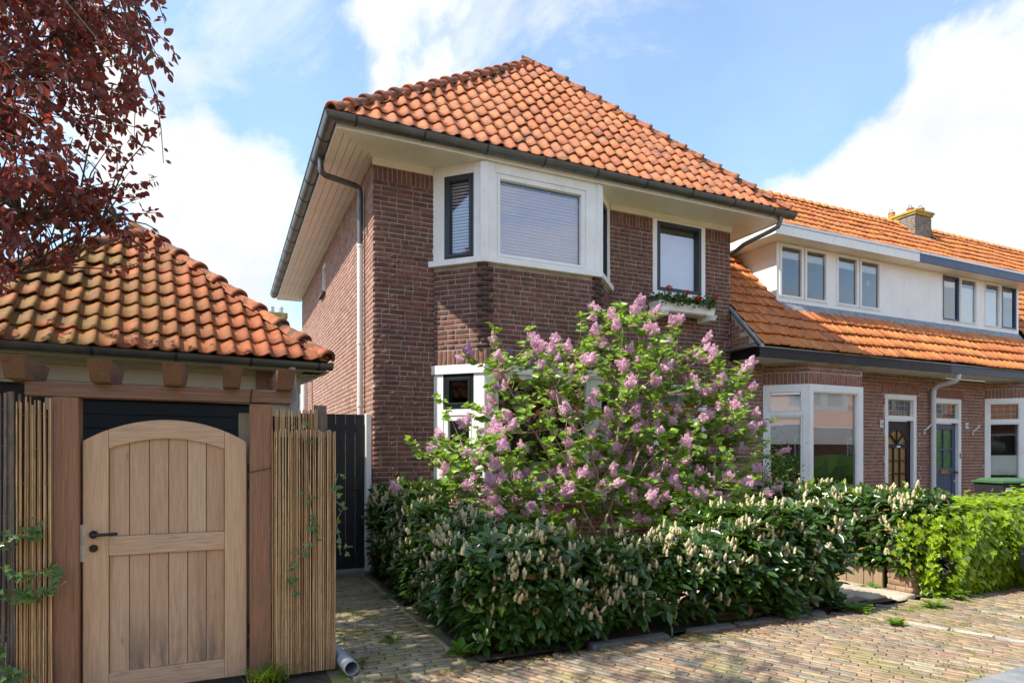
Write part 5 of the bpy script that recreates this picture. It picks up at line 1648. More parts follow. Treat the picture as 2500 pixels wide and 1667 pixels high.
def spike_template(h=1.0, r=.19, n=7, m=9, seed=0):
    """knobbly flower candle"""
    q = np.random.default_rng(seed)
    V, F = [], []
    for j in range(m + 1):
        f = j / m
        rr = r * (1.0 if f < .75 else (1.15 - f) * 2.2)
        for k in range(n):
            a = 2 * math.pi * (k + .5 * (j % 2)) / n
            b = rr * (1 + q.uniform(-.4, .4))
            V.append((b * math.cos(a), b * math.sin(a), h * (f + q.uniform(-.02, .02))))
    for j in range(m):
        for k in range(n):
            a, b = j * n + k, j * n + (k + 1) % n
            F += [(a, b, b + n), (a, b + n, a + n)]
    t0 = len(V)
    V.append((0, 0, h * 1.03))
    F += [(m * n + k, m * n + (k + 1) % n, t0) for k in range(n)]
    return (np.array(V), np.array(F))


def floret_cloud(n, fn, size, seed):
    """cluster of small four petalled florets on points given by fn"""
    q = np.random.default_rng(seed)
    V, F = [], []
    for i in range(n):
        p, d = fn(q)
        d = d / np.linalg.norm(d) + q.normal(0, .25, 3)
        d /= np.linalg.norm(d)
        a = np.cross(d, (0.3, .2, 1)); a /= np.linalg.norm(a)
        b = np.cross(d, a)
        s = size * q.uniform(.8, 1.25)
        an = q.uniform(0, 1.57)
        o = len(V)
        V.append(tuple(p + d * s * .1))
        for k in range(4):
            for da, rr, dz in ((-.38, .8, .35), (.38, .8, .35)):
                t_ = an + k * math.pi / 2 + da
                V.append(tuple(p + (a * math.cos(t_) + b * math.sin(t_)) * s * rr + d * s * dz))
        for k in range(4):
            F.append((o, o + 1 + 2 * k, o + 2 + 2 * k))
        # bud body
    return (np.array(V), np.array(F))


def panicle(seed, L=1.0, wd=1.4):
    """lilac truss: two or three cones of florets along +z"""
    q0 = np.random.default_rng(seed)
    cones = [(np.zeros(3), np.array((0, 0, 1.0)), L, .26 * wd)]
    for k in range(q0.integers(1, 4)):
        a = q0.uniform(0, 6.28)
        d = np.array((math.cos(a) * .75, math.sin(a) * .75, .75)); d /= np.linalg.norm(d)
        cones.append((np.array((0, 0, .05 + .12 * k)), d, L * q0.uniform(.5, .75), .19 * wd))
    wsum = np.array([c[2] * c[3] for c in cones]); wsum /= wsum.sum()
    def fn(q):
        o, d, l, r = cones[q.choice(len(cones), p=wsum)]
        f = q.beta(1.1, 1.25)
        a = q.uniform(0, 6.28)
        e1 = np.cross(d, (.2, .9, .3)); e1 /= np.linalg.norm(e1)
        e2 = np.cross(d, e1)
        out_ = e1 * math.cos(a) + e2 * math.sin(a)
        lump = 1 + .28 * math.sin(f * 17 + a * 2)
        return o + d * (l * f) + out_ * (r * (1 - f) ** .7 * lump * q.uniform(.75, 1.05)), out_ + d * .35
    return floret_cloud(280, fn, .10, seed)


def hedge(name, label, cat, volume, npts, seed, leaf=.1, sp_prob=.3, inner=.3, newp=.05, nmax=280, loc=(0, 0, 0), group=None, spike_dir=None, stems=(), spn=290):
    """volume(q) -> (point, outward normal) on the hedge surface; rosettes of laurel leaves with flower candles"""
    h = thing(name, label, cat, loc, group)
    q = np.random.default_rng(seed)
    C, D, N, S, kind = [], [], [], [], []
    SP = []
    for i in range(npts):
        p, nrm = volume(q)
        isin = q.random() < inner
        if isin:
            p = p - nrm * q.uniform(.08, .28)
        ax = nrm * .8 + np.array((0, 0, .75)) + q.normal(0, .3, 3)
        ax /= np.linalg.norm(ax)
        e1 = np.cross(ax, (.31, .77, .21)); e1 /= np.linalg.norm(e1)
        e2 = np.cross(ax, e1)
        nl = q.integers(6, 10)
        new = q.random() < newp and nrm[2] > .3 and not isin
        a0 = q.uniform(0, 6.28)
        for k in range(nl):
            a = a0 + k * 2.4
            sp = q.uniform(.75, 1.5) if not new else q.uniform(.2, .6)
            o_ = e1 * math.cos(a) + e2 * math.sin(a)
            d = ax * math.cos(sp) + o_ * math.sin(sp)
            C.append(p - ax * (.012 * k) + q.normal(0, .006, 3)); D.append(d)
            N.append(ax * math.sin(sp) - o_ * math.cos(sp) + q.normal(0, .18, 3) + np.array((0, 0, .2)))
            S.append(leaf * q.uniform(.7, 1.15) * (.75 if new else 1)); kind.append(1 if new else 0)
        if not isin and q.random() < sp_prob(p) * (1.9 if fbm(p[0] * 2.6, p[2] * 3 + p[1] * 2.6) > .05 else .35):
            for k in range(q.integers(2, 5)):
                b = p + ax * .01 + q.normal(0, .022, 3)
                up = np.array((0, 0, 1.0)) + nrm * .25 + q.normal(0, .2, 3)
                SP.append((b, up / np.linalg.norm(up), q.uniform(.048, .082)))
    C, D, N, S, kind = map(np.array, (C, D, N, S, kind))
    m0 = kind == 0
    C0, D0, N0, S0 = C, D, N, S
    emit_leaves(h, C[m0], D[m0], N[m0], S[m0], LAUREL, 'laurel', nmax)
    if (~m0).any():
        emit_leaves(h, C[~m0], D[~m0], N[~m0], S[~m0], LAUREL, 'laurel_new', 60, 'young_leaf', 'young_foliage')
    if SP:
        C = np.array([s[0] for s in SP]); Z = np.array([s[1] for s in SP]); L = np.array([s[2] for s in SP])[:, None]
        X = unit(np.cross(Z, np.array((.3, .9, .1)))); Y = np.cross(Z, X)
        Ms = mats(X * L, Y * L, Z * L, C)
        sc_, _, _ = pixel_area(C, L[:, 0] ** 2)
        emit(h, 'flower_candle', 'flower_candles', spike_template(seed=seed), Ms, 'candle', spn, sc_, smooth=False)
    k_ = np.nonzero(m0)[0][::97]                       # a few yellowed leaves
    emit_leaves(h, C0[k_] + N0[k_] * .01, D0[k_], N0[k_], S0[k_], LAUREL, 'deadleaf', 40, 'withered_leaf', 'withered_leaves')
    if stems:
        g = G()
        for st in stems:
            g.tube(st[0], st[1], 6)
        g.build('stem', 'bark_dark', h, smooth=True)
    return h


def fbm(x, y, s=1.0):
    return (math.sin(x * 2.1 * s + 1.3) * math.cos(y * 1.7 * s + .4) + .5 * math.sin(x * 5.3 * s + y * 3.1 * s) + .3 * math.sin(x * 9.7 * s - y * 7.9 * s + 2)) / 1.8


def box_volume(x0, x1, y0, y1, top, bottom=0.06, weights=None, gap=None):
    """random point on the visible faces of a soft box: left, front, top, right, back"""
    def f(q):
        w_ = weights or (1, 1, 1, .5, .3)
        while True:
            k = q.choice(5, p=np.array(w_) / sum(w_))
            u, v = q.random(), q.random()
            if k == 2:
                x, y = x0 + (x1 - x0) * u, y0 + (y1 - y0) * v
                z = top(x, y) + q.normal(0, .035)
                n = np.array((0, 0, 1.0)) + .35 * np.array(((x - (x0 + x1) / 2) / (x1 - x0), (y - (y0 + y1) / 2) / (y1 - y0), 0))
            else:
                if k in (0, 3):
                    y = y0 + (y1 - y0) * u
                    x = x0 if k == 0 else x1
                    n = np.array((-1.0 if k == 0 else 1, 0, .15))
                else:
                    x = x0 + (x1 - x0) * u
                    y = y0 if k == 1 else y1
                    n = np.array((0, -1.0 if k == 1 else 1, .15))
                z = bottom + (top(x, y) - bottom) * v
                b = .09 * math.sin(math.pi * min(1, max(0, (z - bottom) / max(.2, top(x, y) - bottom)))) + .06 * fbm(x * 1.5 + y, z * 2)
                x, y = x + n[0] * b, y + n[1] * b
            p = np.array((x, y, z)) + q.normal(0, .02, 3)
            if gap and gap(p, q):
                continue
            return p, n / np.linalg.norm(n)
    return f


# ---- laurel hedge: along the path, then along the kerb
def topA(x, y):
    return .80 + .09 * (y - 4.5) + .09 * fbm(x, y, 1.7)
def topB(x, y):
    return .72 + .10 * fbm(x, y, 1.9) + .12 * max(0, 1 - abs(x - 2.5) / .8)
va = box_volume(1.86, 2.5, 4.62, 8.35, topA, weights=(2.6, .5, 1.5, .3, .2))
vb = box_volume(1.98, 4.55, 4.56, 5.15, topB, weights=(.4, 2.6, 1.5, .2, .4), gap=lambda p, q: (p[0] > 3.3 and p[2] < .45 and q.random() < .85) or (p[2] < .2 and q.random() < .6))
def vab(q):
    return va(q) if q.random() < .5 else vb(q)
stm = []
rr = random.Random(5)
for k in range(16):
    x, y = rr.uniform(2.0, 4.5), rr.uniform(4.7, 5.0)
    stm.append(([(x, y, 0), (x + rr.uniform(-.1, .1), y + rr.uniform(-.08, .08), .3), (x + rr.uniform(-.22, .22), y + rr.uniform(-.15, .1), .62)], [.016, .012, .006]))
hedge('laurel_hedge', 'long dark laurel hedge with cream flower candles between path and kerb', 'hedge', vab, 2300, 1, leaf=.135, sp_prob=lambda p: .40 if p[2] > .3 else .2, stems=stm, loc=(2.6, 5, 0), newp=.035)
vc = box_volume(4.45, 5.72, 4.50, 5.35, lambda x, y: 1.0 + .07 * fbm(x, y, 1.6) - .25 * max(0, (4.9 - x)), weights=(1, 2.2, 1.5, 1.2, .3), gap=lambda p, q: p[2] < .42 and q.random() < .7)
stm = []
for k in range(9):
    x, y = rr.uniform(4.7, 5.6), rr.uniform(4.8, 5.1)
    stm.append(([(x, y, 0), (x + rr.uniform(-.12, .12), y, .35), (x + rr.uniform(-.3, .3), y + rr.uniform(-.2, .1), .8)], [.018, .013, .006]))
hedge('laurel_bush', 'rounded dark laurel bush at the right end of the kerb, brown stems below', 'bush', vc, 1050, 2, leaf=.14, newp=.1, sp_prob=lambda p: .26 if p[2] > .45 else .06, stems=stm, loc=(5.1, 4.9, 0))
vd = box_volume(7.12, 7.75, 4.62, 8.3, lambda x, y: 1.10 + .05 * fbm(x, y, 1.5), bottom=.25, weights=(2.6, .8, 1.8, .4, .2))
hedge('laurel_hedge', 'laurel hedge running back to the house beside the timber edging', 'hedge', vd, 1200, 3, leaf=.13, sp_prob=lambda p: .3 if p[2] > .6 else .12, newp=.3, loc=(7.4, 6.5, 0), spn=200, nmax=200)

# ---- ivy hedge
ih = thing('ivy_hedge', 'bright yellow-green ivy hedge in front of the terraced houses', 'hedge', (8.6, 4.7, 0))
q = np.random.default_rng(4)
vi = box_volume(7.36, 10.6, 4.42, 5.1, lambda x, y: .90 + .02 * (x - 7.3) + .05 * fbm(x, y, 1.5), bottom=.0, weights=(1.2, 2.6, 1.3, .2, .2))
C, D, N, S, old = [], [], [], [], []
for i in range(12500):
    p, n = vi(q)
    deep = q.random() < .3
    if deep: p = p - n * q.uniform(.04, .16)
    f_ = p + n * (.06 + .05 * fbm(p[0] * 3, p[2] * 3))
    C.append(f_)
    dd = np.array((q.normal(0, .5), q.normal(0, .3), -.75)) + n * .45
    if n[2] > .6: dd = np.array((q.normal(0, .7), q.normal(0, .7), .15))
    D.append(dd)
    N.append(n * .8 + np.array((-.15, 0, .75)) + q.normal(0, .3, 3))
    S.append(q.uniform(.04, .085)); old.append((deep and q.random() < .6) or q.random() < .06)
C, D, N, S, old = map(np.array, (C, D, N, S, old))
emit_leaves(ih, C[~old], D[~old], N[~old], S[~old], IVY, 'ivy_fresh', 280)
emit_leaves(ih, C[old], D[old], N[old], S[old], IVY, 'ivy', 0, stuff='old_foliage')
g = G()
for k in range(14):
    x = 7.5 + k * .23
    g.tube([(x, 4.7, 0), (x + .1, 4.65, .5), (x + .02, 4.6, .9)], [.014, .01, .006], 5)
g.build('stem', 'bark_dark', ih, smooth=True)

# ---- lilac
li = thing('lilac_bush', 'large flowering lilac bush with pink and purple trusses before the house', 'lilac', (4.3, 6.6, 0))
q = np.random.default_rng(21)
outl = np.array([(1.95, 1.35), (2.05, 1.85), (2.55, 2.1), (2.75, 2.55), (2.95, 2.95), (3.35, 3.0), (3.8, 3.1), (4.3, 3.2), (4.55, 3.5), (4.85, 3.72), (5.15, 3.68), (5.45, 3.35), (6.05, 3.15), (6.5, 3.02), (6.95, 3.0), (7.0, 2.6), (7.0, 2.25), (7.4, 2.0), (7.25, 1.35), (6.9, .8), (5.8, .75), (4.9, 1.0), (3.9, 1.0), (3.2, .75), (2.4, .72)])
def inside(x, z):
    c = False
    j = len(outl) - 1
    for i in range(len(outl)):
        if (outl[i, 1] > z) != (outl[j, 1] > z) and x < (outl[j, 0] - outl[i, 0]) * (z - outl[i, 1]) / (outl[j, 1] - outl[i, 1]) + outl[i, 0]:
            c = not c
        j = i
    return c
tips = []
while len(tips) < 640:
    x, z = q.uniform(1.85, 7.45), q.uniform(.7, 3.75)
    if not inside(x, z): continue
    y = 7.0 + np.clip(q.normal(0, .45), -1.0, .8)
    if q.random() < .18 and 1.3 < z < 2.9 and 2.8 < x < 5.6: continue       # gaps in the middle
    sc2 = (x * CS + y * CC) / (x * CS + 7.0 * CC)                             # keeps the dome's width with depth
    tips.append(((x - 4.4) * (1 - abs(y - 7) * .25) + 4.4, y, (z - .8) * (1 - max(0, 7 - y) * .12) + .8))
for k in range(160):                                   # low growth in front
    tips.append((q.uniform(2.1, 6.9), q.uniform(6.0, 6.9), q.uniform(.75, 1.35)))
tips = np.array(tips)
for e in ((2.2, 6.9, 2.35), (1.9, 6.9, 1.75), (2.95, 7.0, 3.2), (3.5, 7.0, 3.25), (4.25, 7.1, 3.45), (5.75, 7.0, 3.4), (6.3, 7.1, 3.2), (7.05, 7.0, 2.75), (7.5, 6.9, 2.15), (7.55, 6.9, 1.6), (1.75, 6.8, 1.2), (2.6, 6.9, 2.75)):
    tips = np.vstack([tips, e])
base = np.array((4.35, 6.7, .05))
mains = []
g = G()
tg = [(2.5, 6.7, 1.6), (3.0, 6.4, 1.2), (3.1, 7.1, 2.6), (3.7, 6.8, 2.4), (4.2, 7.2, 2.9), (4.5, 6.5, 2.2), (4.9, 7.1, 3.3), (5.3, 6.8, 2.7), (5.8, 7.2, 2.8), (6.2, 6.7, 2.0), (6.6, 7.1, 1.7), (5.9, 6.3, 1.25), (3.6, 6.3, 1.5), (2.4, 7.1, 1.4), (6.4, 6.9, 2.5), (4.9, 6.2, 1.5)]
for k, e in enumerate(tg):
    e = np.array(e)
    b = base + np.array((q.uniform(-.35, .35), q.uniform(-.25, .25), 0))
    pts = []
    for i in range(9):
        f = i / 8
        p = b + (e - b) * f
        p[2] = b[2] + (e[2] - b[2]) * (f ** .8)
        p[:2] = b[:2] + (e[:2] - b[:2]) * f ** 1.25
        p = p + q.normal(0, .05, 3) * (0 < i < 8)
        pts.append(p)
    mains.append(np.array(pts))
    g.tube(pts, [.022 - .015 * i / 8 for i in range(9)], 7)
g.build('stem', 'bark', li, smooth=True)
allp = np.concatenate([m[2:] for m in mains])
C, D, N, S = [], [], [], []
trs = []
g = G()
for t_ in tips:
    dd_ = np.linalg.norm(allp - t_, axis=1) + np.where(allp[:, 2] > t_[2] - .02, .6, 0)
    s_ = allp[np.argmin(dd_)]
    mid = (s_ + t_) / 2 + np.array((q.normal(0, .05), q.normal(0, .05), -.05))
    path = [s_ + (mid - s_) * f * 2 if f < .5 else mid + (t_ - mid) * (f - .5) * 2 for f in (0, .25, .5, .75, 1)]
    g.tube(path, [.0075, .0065, .0055, .0045, .003], 5, caps=False)
    d = unit(t_ - mid)
    d = unit(d + np.array((0, 0, .5)))
    for k in range(q.integers(10, 17)):
        f = q.uniform(.1, 1.02)
        b = path[2] + (t_ - path[2]) * f
        a = q.uniform(0, 6.28)
        out_ = np.array((math.cos(a), math.sin(a), q.uniform(-.1, .5)))
        C.append(b + out_ * .015)
        D.append(out_ + np.array((0, 0, -.25)) + d * .3)
        N.append(np.array((-.45, -.6, .75)) + q.normal(0, .45, 3))
        S.append(q.uniform(.065, .115))
    front = (t_[1] < 7.2)
    if q.random() < (.55 if front else .25):
        trs.append((t_, unit(d + q.normal(0, .2, 3) + np.array((0, -.1, .1))), q.uniform(.11, .18)))
        if q.random() < .35:
            trs.append((t_ + q.normal(0, .05, 3), unit(d + q.normal(0, .5, 3)), q.uniform(.09, .15)))
g.build('twig', 'bark', li, smooth=True)
C, D, N, S = map(np.array, (C, D, N, S))
emit_leaves(li, C, D, N, S, HEART, 'lilac_leaf', 290, wt=np.where(C[:, 1] < 6.9, 1, .1))
PAN_T = [panicle(s_) for s_ in (1, 2, 3, 4)]
for k in range(4):
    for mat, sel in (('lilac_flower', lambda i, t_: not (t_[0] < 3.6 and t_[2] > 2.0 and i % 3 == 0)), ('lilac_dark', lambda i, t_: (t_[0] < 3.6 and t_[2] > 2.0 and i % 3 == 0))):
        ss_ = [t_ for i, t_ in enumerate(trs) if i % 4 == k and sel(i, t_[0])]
        if not ss_: continue
        Cn = np.array([a[0] for a in ss_]); Z = np.array([a[1] for a in ss_]); L = np.array([a[2] for a in ss_])[:, None]
        X = unit(np.cross(Z, np.array((.3, .8, .2)))); Y = np.cross(Z, X)
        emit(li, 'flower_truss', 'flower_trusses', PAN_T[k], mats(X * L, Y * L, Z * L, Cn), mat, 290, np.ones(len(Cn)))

# ---- copper tree reaching in from the left
ct = thing('copper_tree', 'dark red leaved tree reaching over the shed roof from the left', 'tree', (-3.3, 5.0, 0))
q = np.random.default_rng(31)
g = G().tube([(-3.3, 5.0, -.05), (-3.28, 5.0, 1.2), (-3.2, 5.05, 2.4), (-3.1, 5.1, 3.4), (-3.0, 5.2, 5.2), (-2.9, 5.2, 7.2)], [.16, .13, .12, .1, .07, .03], 10)
limbs = [[(-3.2, 5.05, 2.6), (-2.3, 5.3, 3.45), (-1.6, 5.5, 4.1), (-1.0, 5.7, 4.9)],
         [(-3.15, 5.1, 2.9), (-2.2, 5.6, 3.2), (-1.4, 5.9, 3.4), (-.8, 6.1, 3.55)],
         [(-3.1, 5.1, 3.3), (-2.1, 5.2, 4.4), (-1.2, 5.3, 5.2), (-.5, 5.5, 5.6)],
         [(-3.0, 5.2, 4.2), (-2.0, 5.6, 5.0), (-1.2, 5.9, 5.4), (-.55, 6.1, 5.0)],
         [(-3.2, 5.1, 2.4), (-2.3, 5.8, 2.75), (-1.7, 6.1, 2.95), (-1.2, 6.3, 3.15)],
         [(-3.1, 5.1, 3.6), (-2.2, 4.7, 4.6), (-1.5, 4.6, 5.3), (-.9, 4.7, 5.9)],
         [(-3.1, 5.0, 4.0), (-2.5, 4.2, 5.0), (-1.8, 3.7, 5.5), (-1.2, 3.5, 5.7)],
         [(-3.0, 5.2, 4.8), (-2.4, 5.5, 5.8), (-1.6, 5.8, 6.3), (-.8, 6.0, 6.5)],
         [(-3.0, 5.15, 4.4), (-3.8, 4.8, 5.3), (-4.6, 4.5, 5.8)], [(-3.1, 5.1, 3.4), (-4.0, 5.6, 4.2), (-4.9, 6.0, 4.6)]]
lp = []
for L in limbs:
    pts = []
    for i in range(len(L) - 1):
        for f in (0, .25, .5, .75):
            p = np.array(L[i]) + (np.array(L[i + 1]) - np.array(L[i])) * f + q.normal(0, .025, 3)
            pts.append(p)
    pts.append(np.array(L[-1]))
    g.tube(pts, [.045 - .036 * i / (len(pts) - 1) for i in range(len(pts))], 7)
    lp += pts[2:]
g.build('trunk', 'bark_dark', ct, smooth=True)
lp = np.array(lp)


def pix(p):
    d = p[0] * CS + p[1] * CC
    return 1250 + FPX * (p[0] * CC - p[1] * CS) / d, HORIZ - FPX * (p[2] - 1.6) / d


edge = [(-500, 380), (0, 380), (110, 455), (200, 440), (270, 395), (350, 390), (400, 320), (470, 300), (520, 350), (580, 345), (640, 250), (690, 150), (730, 60)]
edge = [(a, b + (22 if a < 660 else 0)) for a, b in edge]
def xmax(v):
    for (a, b), (c, d) in zip(edge, edge[1:]):
        if a <= v <= c: return b + (d - b) * (v - a) / (c - a)
    return -50 if v > 0 else 380
twigs = []
tries = 0
while len(twigs) < 1220 and tries < 60000:
    tries += 1
    p = np.array((q.uniform(-4.6, -.3), q.uniform(4.3, 6.9), q.uniform(2.5, 6.9)))
    c_ = (p - np.array((-2.5, 5.4, 4.7))) / np.array((2.3, 1.5, 2.2))
    if (c_ ** 2).sum() > 1.15: continue
    u_, v_ = pix(p)
    if u_ > xmax(v_) - 12: continue                     # the crown ends here
    if p[2] < 3.2 + .0 and p[0] > -1.2 and q.random() < .6: continue
    if u_ > 180 and fbm(p[0] * 2.2, p[2] * 2.2) < -.06 and q.random() < .85: continue
    if u_ < -60 and q.random() < .8: continue
    twigs.append(p)
while sum(1 for p in twigs if p[1] < 4.25) < 75:
    p = np.array((q.uniform(-2.2, -.4), q.uniform(2.9, 4.2), q.uniform(4.6, 6.4)))
    if pix(p)[0] < -60: twigs.append(p)
for e in ((-.82, 6.55, 3.55), (-.86, 6.5, 3.75), (-.72, 6.5, 3.5), (-.9, 6.45, 3.62), (-.95, 6.4, 3.7), (-.72, 6.2, 4.0), (-.6, 6.2, 3.85), (-.6, 6.5, 3.6), (-.55, 6.5, 3.78), (-.62, 6.55, 3.42), (-.5, 6.5, 3.5), (-.66, 6.5, 3.9), (-.55, 6.3, 4.0), (-.48, 6.3, 4.15), (-.7, 6.5, 3.3)):
    twigs.append(np.array(e))
g = G()
C, D, N, S = [], [], [], []
for t_ in twigs:
    near = np.argsort(np.linalg.norm(lp - t_, axis=1))[:9]
    s_ = lp[near[q.integers(0, 9)]] if t_[0] > -1.3 else lp[near[0]]
    mid = (s_ + t_) / 2 + q.normal(0, .04, 3) + np.array((0, 0, .05))
    pts = [s_, (s_ + mid) / 2, mid, (mid + t_) / 2 + q.normal(0, .015, 3), t_]
    g.tube(pts, [.009, .007, .0055, .004, .0025], 5, caps=False)
    d = unit(t_ - mid)
    for k in range(q.integers(12, 20)):
        f = q.uniform(.05, 1.05)
        b = mid + (t_ - mid) * f
        o_ = unit(q.normal(0, 1, 3) + d * .6)
        C.append(b + o_ * .02); D.append(o_ + np.array((0, 0, -.55)))
        N.append(np.array((0, 0, .6)) + q.normal(0, .7, 3)); S.append(q.uniform(.04, .078))
g.build('branch', 'bark_dark', ct, smooth=True)
C, D, N, S = map(np.array, (C, D, N, S))
emit_leaves(ct, C, D, N, S, OVATE, 'copper', 290, stuff='crown')

# ---- yellow-green tree beyond the shed at the left
gt2 = thing('green_tree', 'yellow-green tree showing behind the red leaves beyond the shed', 'tree', (-5.2, 12.5, 0))
G().tube([(-5.2, 12.5, -.05), (-5.15, 12.5, 2.5), (-5.1, 12.4, 4.6)], [.14, .11, .05], 8).build('trunk', 'bark_dark', gt2, smooth=True)
P_ = []
while len(P_) < 1800:
    p = q.uniform(-1, 1, 3)
    if (p ** 2).sum() < 1 and fbm(p[0] * 3, p[2] * 3 + p[1]) > -.35:
        P_.append(np.array((-5.1, 12.4, 4.4)) + p * np.array((1.6, 1.5, 1.45)))
C = np.array(P_)
emit_leaves(gt2, C, q.normal(0, 1, (len(C), 3)), q.normal(0, .5, (len(C), 3)) + np.array((0, 0, .8)), q.uniform(.1, .17, len(C)), OVATE, 'green_far', 40, stuff='crown')

# ---- geraniums
gr = thing('geranium_plants', 'trailing geraniums with four red flower heads in the white window box', 'plants', (7.0, 8.4, 4.1))
C = np.column_stack([q.uniform(6.42, 7.62, 520), q.uniform(8.24, 8.5, 520), 4.1 + np.abs(q.normal(0, .06, 520))])
k_ = q.random(520) < .16
C[k_, 1] = 8.25; C[k_, 2] = q.uniform(4.02, 4.12, k_.sum())
for x in (6.62, 6.95, 7.25, 7.55):
    C[:, 2] += .05 * np.exp(-((C[:, 0] - x) / .1) ** 2)
emit_leaves(gr, C, q.normal(0, 1, (520, 3)) + np.array((0, -.3, -.2)), q.normal(0, .4, (520, 3)) + np.array((0, -.5, .8)), q.uniform(.045, .075, 520), IVY, 'laurel', 60)
def ball(qq):
    d = unit(qq.normal(0, 1, 3))
    return d * np.array((1, 1, .75)), d
fh_ = floret_cloud(60, ball, .45, 3)
M = []
g = G()
for x, z, s_ in ((6.60, 4.31, .042), (6.98, 4.28, .032), (7.2, 4.19, .05), (7.57, 4.27, .034)):
    M.append(np.array([[s_, 0, 0, x], [0, s_, 0, 8.26], [0, 0, s_, z], [0, 0, 0, 1]]))
    g.tube([(x, 8.3, 4.08), (x, 8.27, z - .02)], .004, 5)
g.build('stem', 'weed', gr)
emit(gr, 'flower_head', 'flower_heads', fh_, np.array(M), 'geranium', 10, np.ones(4))

# ---- ivy on the screens
def ivy_vine(label, paths, seed, n_per, size=(.035, .07), yoff=-.02):
    v = thing('ivy_vine', label, 'ivy', tuple(paths[0][0]))
    q = np.random.default_rng(seed)
    g = G()
    C, D, N, S = [], [], [], []
    for p in paths:
        p = [np.array(a, float) for a in p]
        pts = []
        for i in range(len(p) - 1):
            for f in (0, .33, .66):
                pts.append(p[i] + (p[i + 1] - p[i]) * f + q.normal(0, .012, 3) * np.array((1, .3, 1)))
        pts.append(p[-1])
        g.tube(pts, .0028, 5)
        for k in range(n_per):
            i = q.integers(0, len(pts) - 1)
            b = pts[i] + (pts[i + 1] - pts[i]) * q.random()
            C.append(b + np.array((q.normal(0, .025), yoff - abs(q.normal(0, .012)), q.normal(0, .025))))
            D.append((q.normal(0, .6), -.25, q.normal(-.3, .5)))
            N.append((q.normal(-.1, .3), -1, .6)); S.append(q.uniform(*size))
    g.build('stem', 'bark', v, smooth=True)
    emit_leaves(v, np.array(C), np.array(D), np.array(N), np.array(S), IVY, 'ivy', 290)


ivy_vine('ivy vine creeping over the grey willow screen at the left edge',
         [[(-1.5, 4.8, .1), (-1.42, 4.79, .6), (-1.3, 4.78, 1.0), (-1.32, 4.78, 1.45)], [(-1.6, 4.79, .9), (-1.35, 4.78, .95), (-1.15, 4.77, .88), (-.95, 4.77, .84)],
          [(-1.45, 4.79, .3), (-1.25, 4.78, .5), (-1.2, 4.78, .25), (-1.1, 4.77, .2)], [(-1.5, 4.79, .6), (-1.3, 4.78, .75), (-1.08, 4.77, .72), (-.9, 4.77, .8)],
          [(-1.45, 4.8, .5), (-1.25, 4.78, 1.05), (-1.1, 4.77, 1.1), (-1.0, 4.77, 1.15)]], 1, 46, (.028, .058))
ivy_vine('ivy vine hanging down the golden reed screen right of the gate',
         [[(.53, 4.78, 1.9), (.56, 4.77, 1.5), (.58, 4.77, 1.15), (.57, 4.77, .95)], [(.57, 4.77, .95), (.42, 4.77, .8), (.45, 4.77, .62)]], 2, 14, (.03, .055))
ivy_vine('ivy vine along the edge of the reeds next to the path',
         [[(.745, 4.78, 1.45), (.77, 4.78, 1.2), (.765, 4.78, 1.0), (.79, 4.78, .85)]], 3, 16, (.03, .055))

# ---- weeds and grass
def weed(label, x, y, s, n, seed, T=OVATE, mat='weed', flat=.4, z=0.0, name='weed', cat='weed'):
    q = np.random.default_rng(seed)
    w_ = thing(name, label, cat, (x, y, z))
    a = q.uniform(0, 6.28, n)
    el = q.uniform(.1, 1.0, n) * (1 - flat) + .1
    D = np.column_stack([np.cos(a) * np.cos(el), np.sin(a) * np.cos(el), np.sin(el)])
    C = np.array((x, y, z)) + D * q.uniform(.0, .5, n)[:, None] * s + np.array((0, 0, .01))
    N = np.column_stack([-np.cos(a) * .5, -np.sin(a) * .5, np.ones(n)])
    emit_leaves(w_, C, D, N, s * q.uniform(.5, 1.0, n), T, mat, 100)


weed('leafy weed clump at the end of the kerb by the laurel bush', 5.85, 4.38, .13, 60, 1)
weed('broad leaved weed at the foot of the brick pillar', 7.42, 4.38, .2, 45, 2, LAUREL, flat=.2)
weed('small dandelion weed before the timber edging', 6.98, 5.0, .12, 18, 3, LAUREL)
weed('low green weed between ivy hedge and road', 6.75, 4.15, .12, 30, 4, LAUREL)
weed('small bushy weed growing out of the road bricks', 5.72, 3.86, .08, 50, 5, flat=.2)
weed('star shaped weed in the middle of the brick path', 1.33, 5.35, .11, 12, 6, LAUREL, flat=.75)
weed('fresh green herb at the corner of laurel hedge and path', 1.72, 4.72, .12, 40, 7, OVATE, flat=.1)
weed('little weed by the hedge half way along the path', 1.66, 6.9, .11, 16, 8, LAUREL, flat=.5)
weed('small weed next to the grey drain pipe', .93, 4.85, .07, 10, 9, OVATE, flat=.4)
weed('tiny weed in the path beside the reed screen', .84, 5.35, .06, 8, 12, OVATE, flat=.4)


def tuft(parent, pts, s0, s1, seed, name='grass'):
    q = np.random.default_rng(seed)
    n = len(pts)
    a = q.uniform(0, 6.28, n)
    D = np.column_stack([np.cos(a) * .5, np.sin(a) * .5, np.ones(n)]) + q.normal(0, .15, (n, 3))
    Ms, _ = leaf_mats(pts, D, np.column_stack([np.cos(a), np.sin(a), np.zeros(n)]) * -1 + np.array((0, 0, .3)), q.uniform(s0, s1, n))
    V, F = joined(GRASSB, Ms)
    me = big_mesh(name, V, F)
    o = mesh_obj(name, me, 'grass', parent)
    return o


